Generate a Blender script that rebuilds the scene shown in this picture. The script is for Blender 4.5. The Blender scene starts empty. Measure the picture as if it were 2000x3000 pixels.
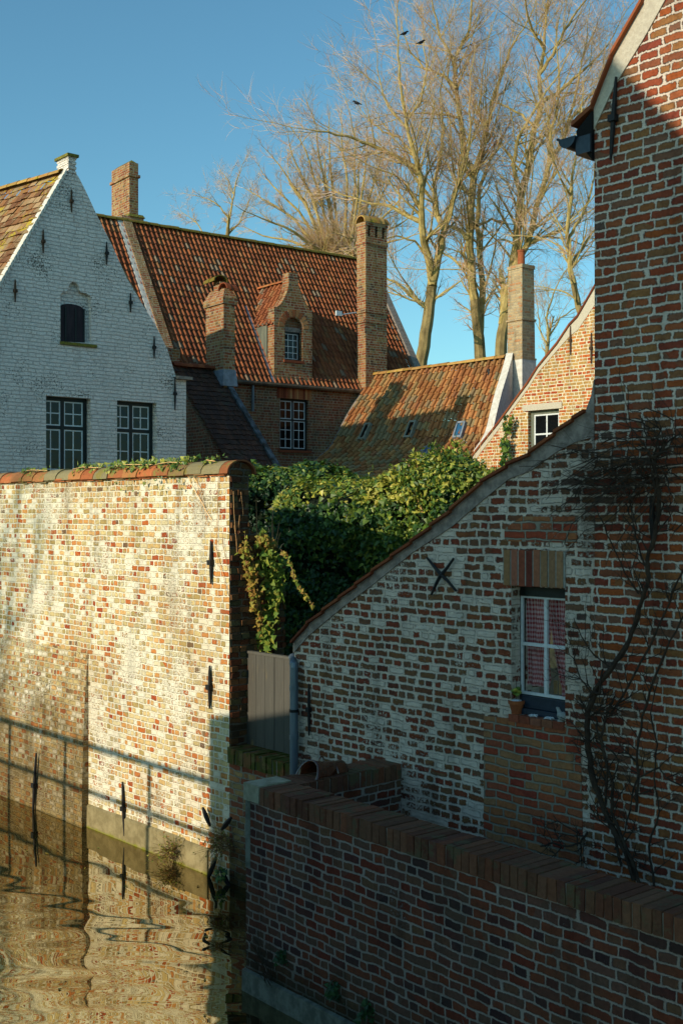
import bpy, bmesh, math, random
from mathutils import Vector, Matrix, geometry, noise as mnoise
random.seed(7)
SC = bpy.context.scene
COL = SC.collection
F = 3400.0; H = 3.5
SK = 1.4                      # distance factor of the far group of houses
UA = (0.6689, -0.7433)        # along the canal walls, towards the right of the view

def C(h, k=1.0):
    h = h.lstrip('#'); o = []
    for i in (0, 2, 4):
        c = int(h[i:i+2], 16) / 255.0
        c = c / 12.92 if c <= 0.04045 else ((c + 0.055) / 1.055) ** 2.4
        o.append(c * k)
    return (o[0], o[1], o[2], 1.0)

def pt(px, py, Y):
    return Vector(((px - 1000) / F * Y, Y, H - (py - 1500) / F * Y))

def CB(h, k=1.0, m=.25, t=(.16,.10,.055)):
    c = C(h); return tuple((c[i]*(1-m)+t[i]*m)*k for i in range(3)) + (1.0,)

def WM(c): return (min(c[0]*1.06,1), c[1]*.88, c[2]*.86, 1.0)

# ---------------------------------------------------------------- scene graph
def tag(o, label=None, cat=None, group=None, kind=None):
    if label: o['label'] = label
    if cat: o['category'] = cat
    if group: o['group'] = group
    if kind: o['kind'] = kind
    return o

def thing(name, loc, label, cat, group=None):
    o = bpy.data.objects.new(name, None)
    o.empty_display_size = 0.2
    o.location = loc; COL.objects.link(o)
    return tag(o, label, cat, group)

def base_of(o):
    v = Vector((0, 0, 0))
    while o is not None:
        v = v + o.location; o = o.parent
    return v

class MB:
    def __init__(s): s.V = []; s.F = []; s.U = []; s.I = []; s.custom = False
    def add(s, vs, fs, uv=None, idx=0):
        b = len(s.V); s.V.extend([tuple(v) for v in vs])
        for k, f in enumerate(fs):
            s.F.append([b + i for i in f]); s.I.append(idx)
            if uv is None: s.U.append(None)
            elif isinstance(uv, tuple): s.U.append([uv] * len(f)); s.custom = True
            else: s.U.append([uv[i] for i in f]); s.custom = True
    def hexa(s, b4, t4, uv=None, idx=0):
        s.add(list(b4) + list(t4), [(3,2,1,0),(4,5,6,7),(0,1,5,4),(1,2,6,5),(2,3,7,6),(3,0,4,7)], uv, idx)
    def box(s, fr, u0, u1, n0, n1, z0, z1, uv=None, idx=0, du=0.0):
        P = fr.P
        s.hexa([P(u0,n0,z0),P(u1,n0,z0),P(u1,n1,z0),P(u0,n1,z0)],
               [P(u0+du,n0,z1),P(u1+du,n0,z1),P(u1+du,n1,z1),P(u0+du,n1,z1)], uv, idx)
    def tube(s, pts, rad, n=6, uv=None, idx=0, cap=True):
        pts = [Vector(p) for p in pts]; m = len(pts)
        if not isinstance(rad, (list, tuple)): rad = [rad] * m
        vs = []; ref = None
        for i, p in enumerate(pts):
            d = (pts[min(i+1, m-1)] - pts[max(i-1, 0)])
            if d.length < 1e-9: d = Vector((0,0,1))
            d.normalize()
            if ref is None:
                ref = Vector((0,0,1)) if abs(d.z) < .9 else Vector((1,0,0))
            a = d.cross(ref)
            if a.length < 1e-6: a = d.cross(Vector((0.3,1,0.2)))
            a.normalize(); b = d.cross(a); ref = a.cross(d)
            for k in range(n):
                t = 2 * math.pi * k / n
                vs.append(p + (a * math.cos(t) + b * math.sin(t)) * rad[i])
        fs = []
        for i in range(m - 1):
            for k in range(n):
                k2 = (k + 1) % n
                fs.append((i*n+k, i*n+k2, (i+1)*n+k2, (i+1)*n+k))
        if cap and n > 2:
            fs.append(tuple(range(n-1, -1, -1))); fs.append(tuple((m-1)*n + k for k in range(n)))
        s.add(vs, fs, uv, idx)
    def lathe(s, c, prof, n=20, ax=None, uv=None, idx=0):
        vs = []; c = Vector(c)
        for (r, z) in prof:
            for k in range(n):
                t = 2*math.pi*k/n
                vs.append(c + Vector((r*math.cos(t), r*math.sin(t), z)))
        fs = []
        for i in range(len(prof)-1):
            for k in range(n):
                k2 = (k+1) % n
                fs.append((i*n+k, i*n+k2, (i+1)*n+k2, (i+1)*n+k))
        fs.append(tuple(range(n-1,-1,-1))); fs.append(tuple((len(prof)-1)*n+k for k in range(n)))
        s.add(vs, fs, uv, idx)
    def ball(s, c, r, n=10, m=7, sc=(1,1,1), uv=None, idx=0, jit=0):
        prof = []
        for i in range(m+1):
            a = -math.pi/2 + math.pi*i/m
            prof.append((max(math.cos(a), .02)*r, math.sin(a)*r))
        vs0 = len(s.V); s.lathe(c, prof, n, uv=uv, idx=idx)
        c = Vector(c)
        for i in range(vs0, len(s.V)):
            v = Vector(s.V[i]) - c
            k = 1 + (random.random()-.5)*jit
            s.V[i] = tuple(c + Vector((v.x*sc[0], v.y*sc[1], v.z*sc[2]))*k)
    def prism(s, front, back, idx=0, uv=None):
        n = len(front)
        s.add(list(front)+list(back), [tuple(range(n)), tuple(range(2*n-1, n-1, -1))] +
              [(i, i+n, (i+1) % n + n, (i+1) % n) for i in range(n)], uv, idx)
    def wall(s, fr, outer, holes, n0, n1, idx=0):
        """polygon with holes in frame coords (u,z), solid between n0 (back) and n1 (front)"""
        loops = [outer] + list(holes)
        vl = [[Vector((p[0], p[1], 0)) for p in l] for l in loops]
        tris = geometry.tessellate_polygon(vl)
        flat = [p for l in loops for p in l]; N = len(flat)
        vs = [fr.P(p[0], n1, p[1]) for p in flat] + [fr.P(p[0], n0, p[1]) for p in flat]
        fs = [tuple(t) for t in tris] + [tuple(i+N for i in reversed(t)) for t in tris]
        o = 0
        for l in loops:
            m = len(l)
            for i in range(m):
                a = o+i; b = o+(i+1) % m
                fs.append((a, b, b+N, a+N))
            o += m
        s.add(vs, fs, None, idx)
    def build(s, name, mat, parent=None, smooth=False, tdir=UA, fix=True):
        me = bpy.data.meshes.new(name)
        off = base_of(parent) if parent else Vector((0,0,0))
        me.from_pydata([(v[0]-off.x, v[1]-off.y, v[2]-off.z) for v in s.V], [], s.F)
        mats = mat if isinstance(mat, (list, tuple)) else [mat]
        for m in mats: me.materials.append(m)
        me.update()
        if fix and len(s.F) < 4000:
            bm = bmesh.new(); bm.from_mesh(me)
            bm.faces.ensure_lookup_table()
            for f, i in zip(bm.faces, s.I): f.material_index = i
            bmesh.ops.recalc_face_normals(bm, faces=bm.faces)
            uvl = bm.loops.layers.uv.new('UVMap')
            for k, f in enumerate(bm.faces):
                cu = s.U[k]
                nr = f.normal
                if cu is not None:
                    orig = s.F[k]; mp = dict(zip(orig, cu))
                    for l in f.loops: l[uvl].uv = mp[l.vert.index][:2]
                else:
                    if abs(nr.z) > .9: t = Vector((tdir[0], tdir[1], 0))
                    else:
                        t = Vector((-nr.y, nr.x, 0)); t.normalize()
                    b = nr.cross(t)
                    if b.z < 0: b = -b
                    if abs(nr.z) > .9: b = Vector((-tdir[1], tdir[0], 0))
                    for l in f.loops:
                        p = l.vert.co + off
                        l[uvl].uv = (p.dot(t), p.dot(b) if abs(nr.z) > .3 else p.z)
                f.smooth = smooth
            bm.to_mesh(me); bm.free()
        else:
            me.polygons.foreach_set('material_index', s.I)
            uvl = me.uv_layers.new(name='UVMap')
            if s.custom:
                arr = []
                for u in s.U:
                    for q in u: arr.extend((q[0], q[1]))
                uvl.data.foreach_set('uv', arr)
            if smooth: me.polygons.foreach_set('use_smooth', [True]*len(me.polygons))
        me.update()
        o = bpy.data.objects.new(name, me); COL.objects.link(o)
        if parent: o.parent = parent
        return o

class Fr:
    """upright frame: origin (x,y), unit u (to the right), n towards the viewer"""
    def __init__(s, o, u):
        l = math.hypot(*u); s.O = (o[0], o[1]); s.u = (u[0]/l, u[1]/l)
        n = (-s.u[1], s.u[0])
        if n[0]*(-o[0]) + n[1]*(-o[1]) < 0: n = (-n[0], -n[1])
        s.n = n
    def P(s, u, n, z):
        return Vector((s.O[0]+s.u[0]*u+s.n[0]*n, s.O[1]+s.u[1]*u+s.n[1]*n, z))
    def U(s, px, n=0.0):
        k = (px-1000)/F; ox = s.O[0]+s.n[0]*n; oy = s.O[1]+s.n[1]*n
        return (k*oy-ox)/(s.u[0]-k*s.u[1])
    def UZ(s, px, py, n=0.0):
        u = s.U(px, n); Y = s.O[1]+s.u[1]*u+s.n[1]*n
        return (u, H-(py-1500)/F*Y)
    def pp(s, px, py, n=0.0):
        u, z = s.UZ(px, py, n); return s.P(u, n, z)

# ---------------------------------------------------------------- materials
class NT:
    def __init__(s, name):
        s.m = bpy.data.materials.new(name); s.m.use_nodes = True
        s.t = s.m.node_tree; s.t.nodes.clear()
        s.out = s.t.nodes.new('ShaderNodeOutputMaterial')
    def n(s, ty, **kw):
        nd = s.t.nodes.new(ty)
        for k, v in kw.items(): setattr(nd, k, v)
        return nd
    def l(s, a, b): s.t.links.new(a, b)
    def put(s, sock, v):
        if hasattr(v, 'is_linked') or isinstance(v, bpy.types.NodeSocket): s.l(v, sock)
        else: sock.default_value = v
    def math(s, op, a, b=None, c=None, clamp=False):
        nd = s.n('ShaderNodeMath', operation=op, use_clamp=clamp)
        s.put(nd.inputs[0], a)
        if b is not None: s.put(nd.inputs[1], b)
        if c is not None: s.put(nd.inputs[2], c)
        return nd.outputs[0]
    def vmath(s, op, a, b=None, sc=None):
        nd = s.n('ShaderNodeVectorMath', operation=op)
        s.put(nd.inputs[0], a)
        if b is not None: s.put(nd.inputs[1], b)
        if sc is not None: s.put(nd.inputs['Scale'], sc)
        return nd.outputs[0]
    def xyz(s, x, y, z=0.0):
        nd = s.n('ShaderNodeCombineXYZ')
        s.put(nd.inputs[0], x); s.put(nd.inputs[1], y); s.put(nd.inputs[2], z)
        return nd.outputs[0]
    def sep(s, v):
        nd = s.n('ShaderNodeSeparateXYZ'); s.put(nd.inputs[0], v); return nd.outputs
    def mix(s, f, a, b, blend='MIX'):
        nd = s.n('ShaderNodeMix', data_type='RGBA', blend_type=blend)
        s.put(nd.inputs['Factor'], f); s.put(nd.inputs[6], a); s.put(nd.inputs[7], b)
        return nd.outputs[2]
    def noise(s, v, scale, detail=2.0, rough=.5, col=False, dist=0.0):
        nd = s.n('ShaderNodeTexNoise')
        if v is not None: s.put(nd.inputs['Vector'], v)
        nd.inputs['Scale'].default_value = scale; nd.inputs['Detail'].default_value = detail
        nd.inputs['Roughness'].default_value = rough; nd.inputs['Distortion'].default_value = dist
        return nd.outputs['Color' if col else 'Fac']
    def ramp(s, f, cols, const=False):
        nd = s.n('ShaderNodeValToRGB'); cr = nd.color_ramp
        cr.interpolation = 'CONSTANT' if const else 'LINEAR'
        n = len(cols)
        pos = [(i/n if const else i/max(n-1,1)) if not (isinstance(c, tuple) and len(c) == 2) else c[0] for i, c in enumerate(cols)]
        cc = [c[1] if (isinstance(c, tuple) and len(c) == 2) else c for c in cols]
        while len(cr.elements) < n: cr.elements.new(0.5)
        for i in range(n):
            cr.elements[i].position = pos[i]; cr.elements[i].color = cc[i]
        s.put(nd.inputs[0], f); return nd.outputs[0]
    def step(s, x, a, b):
        nd = s.n('ShaderNodeMapRange', interpolation_type='SMOOTHSTEP')
        s.put(nd.inputs[0], x); s.put(nd.inputs[1], a); s.put(nd.inputs[2], b)
        return nd.outputs[0]
    def wn(s, v, dim='2D'):
        nd = s.n('ShaderNodeTexWhiteNoise', noise_dimensions=dim)
        if dim == '1D': s.put(nd.inputs['W'], v)
        else: s.put(nd.inputs['Vector'], v)
        return nd.outputs['Value'], nd.outputs['Color']
    def uv(s): return s.n('ShaderNodeUVMap', uv_map='UVMap').outputs[0]
    def pos(s): return s.n('ShaderNodeNewGeometry').outputs['Position']
    def bump(s, h, dist, strength=1.0):
        nd = s.n('ShaderNodeBump'); nd.inputs['Distance'].default_value = dist
        nd.inputs['Strength'].default_value = strength
        s.put(nd.inputs['Height'], h); return nd.outputs[0]
    def finish(s, col, rough=.85, normal=None, metal=0.0, spec=.3, **kw):
        b = s.n('ShaderNodeBsdfPrincipled')
        s.put(b.inputs['Base Color'], col); s.put(b.inputs['Roughness'], rough)
        b.inputs['Metallic'].default_value = metal
        b.inputs['Specular IOR Level'].default_value = spec
        for k, v in kw.items(): s.put(b.inputs[k], v)
        if normal is not None: s.l(normal, b.inputs['Normal'])
        s.l(b.outputs[0], s.out.inputs[0]); return s.m

def brick_mat(name, pal, mortar, h=.06, L=.2, mw=.011, wash=0.0, washcol=None, idwash=0.0,
              moss=None, wob=.012, edge=.010, relief=.012, stain=.0, staincol=None, flem=True,
              mortar_var=.25, zmoss=None, spots=0.0, zdirt=None, valvar=.35, streak=.35):
    T = NT(name); uv = T.uv()
    n1 = T.noise(uv, 5.0, 2, col=True)
    n2 = T.noise(uv, 1.0/h*1.1, 2, col=True)
    d = T.vmath('ADD', T.vmath('SCALE', T.vmath('SUBTRACT', n1, (.5,.5,.5)), sc=wob*3.0),
                T.vmath('SCALE', T.vmath('SUBTRACT', n2, (.5,.5,.5)), sc=edge*1.15))
    p = T.vmath('ADD', uv, d)
    x, y, _ = T.sep(p)
    yr = T.math('DIVIDE', y, h); row = T.math('FLOOR', yr); fy = T.math('SUBTRACT', yr, row)
    rr, _c = T.wn(row, '1D')
    par = T.math('MODULO', T.math('ABSOLUTE', row), 2.0)
    if flem: Lr = T.math('MULTIPLY', L, T.math('SUBTRACT', 1.0, T.math('MULTIPLY', par, .42)))
    else: Lr = T.math('ADD', L, T.math('MULTIPLY', rr, .02))
    xx = T.math('ADD', T.math('DIVIDE', x, Lr), T.math('MULTIPLY', rr, 7.31))
    irr = T.noise(T.xyz(xx, T.math('MULTIPLY', row, 3.7), 0.0), .8, 1)
    xx = T.math('ADD', xx, T.math('MULTIPLY', irr, 1.1))
    idx = T.math('FLOOR', xx); fx = T.math('SUBTRACT', xx, idx)
    dx = T.math('MULTIPLY', T.math('MINIMUM', fx, T.math('SUBTRACT', 1.0, fx)), Lr)
    dy = T.math('MULTIPLY', T.math('MINIMUM', fy, T.math('SUBTRACT', 1.0, fy)), h)
    dd = T.n('ShaderNodeMath', operation='SMOOTH_MIN'); T.put(dd.inputs[0], dx); T.put(dd.inputs[1], dy); dd.inputs[2].default_value = h*.22
    dd = dd.outputs[0]
    en = T.noise(uv, 4.6/h, 4, .68)
    dd = T.math('ADD', dd, T.math('MULTIPLY', T.math('SUBTRACT', en, .5), edge*1.7))
    mask = T.step(dd, mw*.5-.0015-h*.01, mw*.5+.0015+h*.02)
    rv, rc = T.wn(T.xyz(idx, row, 0.0), '2D')
    r1, r2, r3 = T.sep(rc)
    pal = sorted(pal, key=lambda c: -(c[0]*.4+c[1]*.6))
    lown = T.noise(uv, .9, 2, .5)
    rv = T.math('ADD', T.math('MULTIPLY', rv, .84), T.math('MULTIPLY', T.math('SUBTRACT', lown, .34), .5), clamp=True)
    bc = T.ramp(T.math('MULTIPLY', rv, .999), pal, const=True)
    val = T.math('ADD', 1.0-valvar*.5, T.math('MULTIPLY', r1, valvar))
    fine = T.noise(uv, 2.2/h, 4, .65)
    val = T.math('MULTIPLY', val, T.math('ADD', .45, T.math('MULTIPLY', fine, 1.1)))
    bc = T.mix(1.0, bc, T.xyz(val, val, val), 'MULTIPLY')
    mn = T.noise(uv, 9.0, 4, .6)
    mv = T.math('ADD', 1.0-mortar_var, T.math('MULTIPLY', mn, mortar_var*1.8))
    mc = T.mix(1.0, mortar, T.xyz(mv, mv, mv), 'MULTIPLY')
    bm = mask
    if wash > 0 or idwash > 0:
        wc = washcol or mortar
        wn_ = T.noise(uv, 1.3, 3, .55); wf = T.noise(uv, 2.4/h, 4, .7)
        a = T.math('ADD', T.math('MULTIPLY', wn_, .55), T.math('MULTIPLY', wf, .45))
        a = T.math('ADD', a, T.math('MULTIPLY', T.math('GREATER_THAN', r2, 1.0-idwash), .22))
        th = .72 - wash*.35
        wm = T.step(a, th, th+.05)
        bc = T.mix(wm, bc, T.mix(1.0, wc, T.xyz(mv, mv, mv), 'MULTIPLY'))
        bm = T.math('MULTIPLY', mask, T.math('SUBTRACT', 1.0, T.math('MULTIPLY', wm, .3)))
    col = T.mix(mask, mc, bc)
    if spots > 0:
        sp = T.noise(uv, 26.0, 3, .6); sg = T.noise(uv, 1.2, 2)
        sm = T.step(T.math('ADD', T.math('MULTIPLY', sp, .6), T.math('MULTIPLY', sg, .4)), .64-spots*.12, .67-spots*.12)
        col = T.mix(T.math('MULTIPLY', sm, .8), col, C('#3a3524'))
    if stain > 0:
        st = T.noise(uv, .9, 5, .62)
        sm = T.math('MULTIPLY', T.step(st, .46, .68), stain)
        col = T.mix(sm, col, staincol or C('#4a4436'))
    if zmoss:
        z0, z1, mcx = zmoss
        _a, _b, pz = T.sep(T.pos())
        mm = T.math('ADD', pz, T.math('MULTIPLY', T.math('SUBTRACT', T.noise(uv, 4.0, 4, .65), .5), (z1-z0)*1.6))
        f = T.math('SUBTRACT', 1.0, T.step(mm, z0, z1))
        col = T.mix(T.math('MULTIPLY', f, .85), col, mcx)
    if moss:
        g = T.math('ADD', T.noise(uv, 3.0, 5, .65), T.math('MULTIPLY', T.noise(uv, 30.0, 2), .2))
        col = T.mix(T.math('MULTIPLY', T.step(g, .62, .72), moss[0]), col, moss[1])
    if streak > 0:
        sn = T.noise(T.vmath('MULTIPLY', uv, (4.5, .45, 1.0)), 1.0, 5, .65)
        sk_ = T.math('SUBTRACT', 1.0, T.math('MULTIPLY', T.step(sn, .48, .70), streak))
        col = T.mix(1.0, col, T.xyz(sk_, sk_, T.math('MULTIPLY', sk_, .97)), 'MULTIPLY')
    if zdirt:
        z0, z1, dcx, da = zdirt
        pz = T.sep(T.pos())[2]
        mm = T.math('ADD', pz, T.math('MULTIPLY', T.math('SUBTRACT', T.noise(uv, 2.2, 5, .68), .5), (z1-z0)*2.2))
        f = T.math('MULTIPLY', T.math('SUBTRACT', 1.0, T.step(mm, z0, z1)), da)
        col = T.mix(f, col, T.mix(.6, dcx, T.mix(1.0, col, dcx, 'MULTIPLY')))
    hgt = T.math('ADD', T.math('MULTIPLY', bm, .8), T.math('ADD', T.math('MULTIPLY', fine, .35), T.math('MULTIPLY', mn, .2)))
    hgt = T.math('ADD', hgt, T.math('MULTIPLY', T.math('SUBTRACT', r3, .5), T.math('MULTIPLY', bm, .35)))
    return T.finish(col, .9, T.bump(hgt, relief, 1.0), spec=.15)

def rand_mat(name, pal, rough=.85, bumpd=.004, nscale=30, var=.5, moss=None, spec=.2, const=True, trans=0.0, gran=None):
    """colour picked by a random number stored in the piece's UV"""
    T = NT(name); u, v, _ = T.sep(T.uv())
    col = T.ramp(u, pal, const=const)
    p = T.pos(); f = T.noise(p, nscale, 4, .65)
    val = T.math('MULTIPLY', T.math('ADD', .8, T.math('MULTIPLY', v, .4)), T.math('ADD', 1-var*.5, T.math('MULTIPLY', f, var)))
    col = T.mix(1.0, col, T.xyz(val, val, val), 'MULTIPLY')
    if moss:
        g = T.math('ADD', T.noise(p, moss[2], 5, .65), T.math('MULTIPLY', T.noise(p, 60.0, 2), .15))
        col = T.mix(T.step(g, moss[0], moss[0]+.1), col, moss[1])
    if trans > 0:
        b = T.n('ShaderNodeBsdfPrincipled'); T.l(col, b.inputs['Base Color'])
        b.inputs['Roughness'].default_value = rough; b.inputs['Specular IOR Level'].default_value = spec
        t = T.n('ShaderNodeBsdfTranslucent'); T.l(col, t.inputs[0])
        mx = T.n('ShaderNodeMixShader'); mx.inputs[0].default_value = trans
        T.l(b.outputs[0], mx.inputs[1]); T.l(t.outputs[0], mx.inputs[2]); T.l(mx.outputs[0], T.out.inputs[0])
        return T.m
    return T.finish(col, rough, T.bump(f, bumpd) if bumpd else None, spec=spec)

def tile_mat(name, pal, moss=None, var=.5, rough=.85, lich=None, bumpd=.008, groove_shade=0.0):
    """one colour per roof tile; UV counts tiles"""
    T = NT(name); uv = T.uv(); x, y, _ = T.sep(uv)
    rv, rc = T.wn(T.xyz(T.math('FLOOR', x), T.math('FLOOR', y), 0.0), '2D')
    r1, r2, r3 = T.sep(rc)
    col = T.ramp(rv, pal, const=True)
    p = T.pos(); f = T.noise(p, 14, 5, .7)
    val = T.math('MULTIPLY', T.math('ADD', .78, T.math('MULTIPLY', r1, .44)), T.math('ADD', 1-var*.5, T.math('MULTIPLY', f, var)))
    col = T.mix(1.0, col, T.xyz(val, val, val), 'MULTIPLY')
    if groove_shade:
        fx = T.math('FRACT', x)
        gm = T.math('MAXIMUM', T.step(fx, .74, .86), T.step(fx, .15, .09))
        col = T.mix(T.math('MULTIPLY', gm, groove_shade), col, C('#2c2018'))  # shade in the gaps between tile columns, painted as a dark band
    if moss:
        g = T.math('ADD', T.noise(p, moss[2], 5, .7), T.math('MULTIPLY', T.noise(p, 35.0, 2), .25))
        col = T.mix(T.math('MULTIPLY', T.step(g, moss[0], moss[0]+.12), .85), col, moss[1])
    if lich:
        g = T.math('ADD', T.noise(p, lich[2], 4, .7), T.math('MULTIPLY', T.noise(p, 20.0, 2), .3))
        if len(lich) > 3:
            pz = T.sep(p)[2]
            g = T.math('ADD', g, T.math('MULTIPLY', T.step(pz, lich[3], lich[4]), .3))
        col = T.mix(T.math('MULTIPLY', T.step(g, lich[0], lich[0]+.08), .9), col, lich[1])
    return T.finish(col, rough, T.bump(f, bumpd), spec=.25)

def plain_mat(name, c1, c2=None, scale=8, rough=.8, bumpd=.004, metal=0.0, spec=.3, detail=4, lo=.35, hi=.65, stretch=None, **kw):
    T = NT(name); p = T.pos()
    if stretch: p = T.vmath('MULTIPLY', p, stretch)
    f = T.noise(p, scale, detail, .65)
    col = T.mix(T.step(f, lo, hi), c1, c2 or c1)
    return T.finish(col, rough, T.bump(f, bumpd) if bumpd else None, metal, spec, **kw)
# ================================================================ materials
BR_RED = [C('#8a3d22'), C('#7c3420'), C('#9a5436'), C('#6a5a3a'), C('#8f7440'), C('#733022'), C('#a05a38'), C('#5c4a34'), C('#4a2a22'), C('#94603a'), C('#84402a'), C('#3a3634')]
M = {}
G_ = .72
M['brick_gable'] = brick_mat('gable_brick', [WM(CB(c, G_*1.15, .2, (.14,.10,.065))) for c in ('#945034','#84583e','#9c643e','#86684a','#967650','#7e3a2a','#9c5a3a','#745844','#5e3228','#98724c','#8c442e','#4c4240','#806650','#a88058','#76503a')],
    C('#d0bfb0'), h=.0612, L=.165, mw=.021, wash=.50, washcol=C('#d4c4b6'), idwash=.16, relief=.03, edge=.020, wob=.009, stain=.15, valvar=.5)
M['brick_tall'] = brick_mat('tall_gable_brick', [WM(CB(c, .95, .22, (.14,.10,.065))) for c in ('#9c4a2c','#8a422a','#a8643e','#8e6a46','#b08450','#7c3628','#ac663e','#785846','#6a2e24','#ac7444','#964828','#4e4642','#b4622e','#845038')],
    C('#d2c2b4'), h=.0612, L=.205, mw=.016, wash=.08, washcol=C('#b5b2aa'), relief=.03, edge=.018, wob=.007, valvar=.5)
M['brick_patch'] = brick_mat('repaired_brick', [WM(WM(C(c,.85))) for c in ('#9c6244','#a47c54','#90503a','#a88a60','#986a4c','#844638','#a08a64','#8c5a44')],
    C('#8e8678'), h=.0612, L=.22, mw=.014, wash=.30, washcol=C('#b5aaa0'), relief=.015, edge=.008, valvar=.3)
PL = [C(c) for c in ('#eadcb8','#e6d4a8','#e0c890','#dcc088','#e4cc98','#d4b074','#d0a46c','#d8ac74','#c48c50','#c07c44','#b0602e','#bca878','#a48c58','#984626','#5e4436')]
KW = dict(h=.0600, L=.122, mw=.015, wash=.54, washcol=C('#ece2cc'), idwash=.20, relief=.022, edge=.013, wob=.010, stain=.38, staincol=C('#b4945e'), streak=.3)
M['brick_left'] = brick_mat('garden_wall_brick', PL, C('#eee4cc'), zmoss=(-.02, .03, C('#5c5c28')), **KW)
M['brick_old'] = brick_mat('weathered_brick', PL, C('#d8caa8'), zdirt=(.3, 2.1, C('#7a683e'), .8), zmoss=(-.02, .03, C('#5a5c22')), spots=.3, **dict(KW, edge=.017, relief=.035))
M['brick_end'] = brick_mat('rough_dark_brick', [C('#6a4a2e'), C('#7c5636'), C('#5c3a28'), C('#6c6040'), C('#50402e'), C('#74422a')],
    C('#74695a'), h=.062, L=.2, mw=.018, wash=.15, washcol=C('#948a7a'), relief=.05, edge=.020, wob=.014, stain=.3, staincol=C('#3c3424'))
M['brick_canal'] = brick_mat('canal_wall_brick', [WM(C(c,.74)) for c in ('#743c2e','#6c4a40','#80503c','#5a3a36','#7c604e','#4c3838','#806850','#6c584c','#3e3032','#88503a','#74584e')],
    C('#a0928a'), h=.0600, L=.185, mw=.013, wash=.30, washcol=C('#8a8684'), relief=.018, edge=.010, stain=.35, staincol=C('#4c4638'), zmoss=(.1, .5, C('#2a2c1c')))
M['brick_far'] = brick_mat('house_brick', [CB('#96543a', .9, .25, (.22,.14,.08)), CB('#84402c', .9, .25, (.22,.14,.08)), CB('#a4704c', .9, .25, (.22,.14,.08)), CB('#8a6a4c', .9, .25, (.22,.14,.08)), CB('#7a3a2a', .9, .25, (.22,.14,.08)), CB('#a88460', .9, .25, (.22,.14,.08)), CB('#6a5444', .9, .25, (.22,.14,.08)), CB('#54362e', .9, .25, (.22,.14,.08)), CB('#9c6444', .9, .25, (.22,.14,.08))],
    C('#a2947e'), h=.082, L=.24, mw=.016, wash=.08, washcol=C('#b0a48e'), relief=.02, edge=.010)
M['brick_stack'] = brick_mat('chimney_brick', [CB('#b0603a', .9, .25, (.22,.14,.08)), CB('#984a2c', .9, .25, (.22,.14,.08)), CB('#c08452', .9, .25, (.22,.14,.08)), CB('#a8784c', .9, .25, (.22,.14,.08)), CB('#8a3e28', .9, .25, (.22,.14,.08)), CB('#c49a68', .9, .25, (.22,.14,.08)), CB('#5c3c30', .9, .25, (.22,.14,.08)), CB('#b46c40', .9, .25, (.22,.14,.08)), CB('#d0a878', .9, .25, (.22,.14,.08))],
    C('#b8a88c'), h=.078, L=.23, mw=.018, wash=.15, washcol=C('#c0ac88'), relief=.04, edge=.014, valvar=.25, moss=(.3, C('#8a8248')))
M['brick_grey'] = brick_mat('pale_chimney_brick', [C('#b8a07c'), C('#b09470'), C('#c0a884'), C('#9c886c'), C('#c4b08c'), C('#a87c58'), C('#948468')],
    C('#b8aa90'), h=.082, L=.24, mw=.016, relief=.02, edge=.01)
M['brick_sun'] = brick_mat('cream_mortar_brick', [C('#b86030'), C('#c07c40'), C('#a05028'), C('#c89c5c'), C('#b88c50'), C('#984020'), C('#c08c50'), C('#a88450')],
    C('#dccdb0'), h=.080, L=.21, mw=.024, wash=.46, washcol=C('#e2d4ba'), relief=.016, edge=.012)
M['white_brick'] = brick_mat('white_painted_brick', [C('#e0d8d4'), C('#dad2ce'), C('#e4dcd8')],
    C('#d0c8c4'), h=.082, L=.30, mw=.012, relief=.045, edge=.012, wob=.02, spots=.5, valvar=.05, streak=.12, mortar_var=.05)
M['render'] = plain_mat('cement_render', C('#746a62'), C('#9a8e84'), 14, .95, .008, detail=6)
M['render_lit'] = plain_mat('sunlit_pale_render', C('#b4aa98'), C('#c4bba8'), 40, .95, .006, detail=6)  # lighter copy of the cement render, sun on the verges put into its colour
M['lime'] = plain_mat('lime_plaster', C('#d8d4cc'), C('#c2beb4'), 9, .9, .006)
M['cement_wet'] = None
T = NT('waterline_cement'); p_ = T.pos(); f_ = T.noise(p_, 7, 5, .65); z_ = T.sep(p_)[2]
c_ = T.mix(T.step(f_, .3, .7), C('#988c68'), C('#756a4a'))
g_ = T.math('ADD', z_, T.math('MULTIPLY', T.math('SUBTRACT', T.noise(p_, 9, 5, .7), .5), .10))
c_ = T.mix(T.math('SUBTRACT', 1.0, T.step(g_, -.01, .03)), c_, C('#7c7c2c'))
M['cement_wet'] = T.finish(c_, .9, T.bump(f_, .012), spec=.2)
M['concrete'] = plain_mat('mossy_concrete', C('#77796e'), C('#56584e'), 12, .95, .008, detail=6)
M['capstone'] = plain_mat('cap_stone', C('#a09c86'), C('#86826c'), 14, .9, .004)
M['coping'] = rand_mat('coping_brick', [C('#643e2e'), C('#6e4432'), C('#684634'), C('#744c38'), C('#6c4a38'), C('#603c30'), C('#724430'), C('#704e3a')], .9, .012, 30, 1.0, moss=(.60, C('#5e523c'), 7))
M['coping_moss'] = rand_mat('mossy_coping_brick', [C('#6a4a2c'), C('#7a4a2c'), C('#5c4a30'), C('#74603c')], .95, .010, 40, .8, moss=(.52, C('#4c4c1c'), 6))
M['soldier'] = rand_mat('lintel_brick', [C('#96704c'), C('#8e5844'), C('#844632'), C('#6e362a'), C('#8e5a42'), C('#866648'), C('#926e50'), C('#946f50')], .9, .008, 40, 1.0)
M['soldier_far'] = rand_mat('arch_brick', [C('#a0603c'), C('#8c4a30'), C('#b07c50'), C('#7c3c28')], .9, .006, 30, .5)
M['mortar'] = plain_mat('mortar', C('#97958c'), C('#84827a'), 30, .95, .006)
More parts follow.
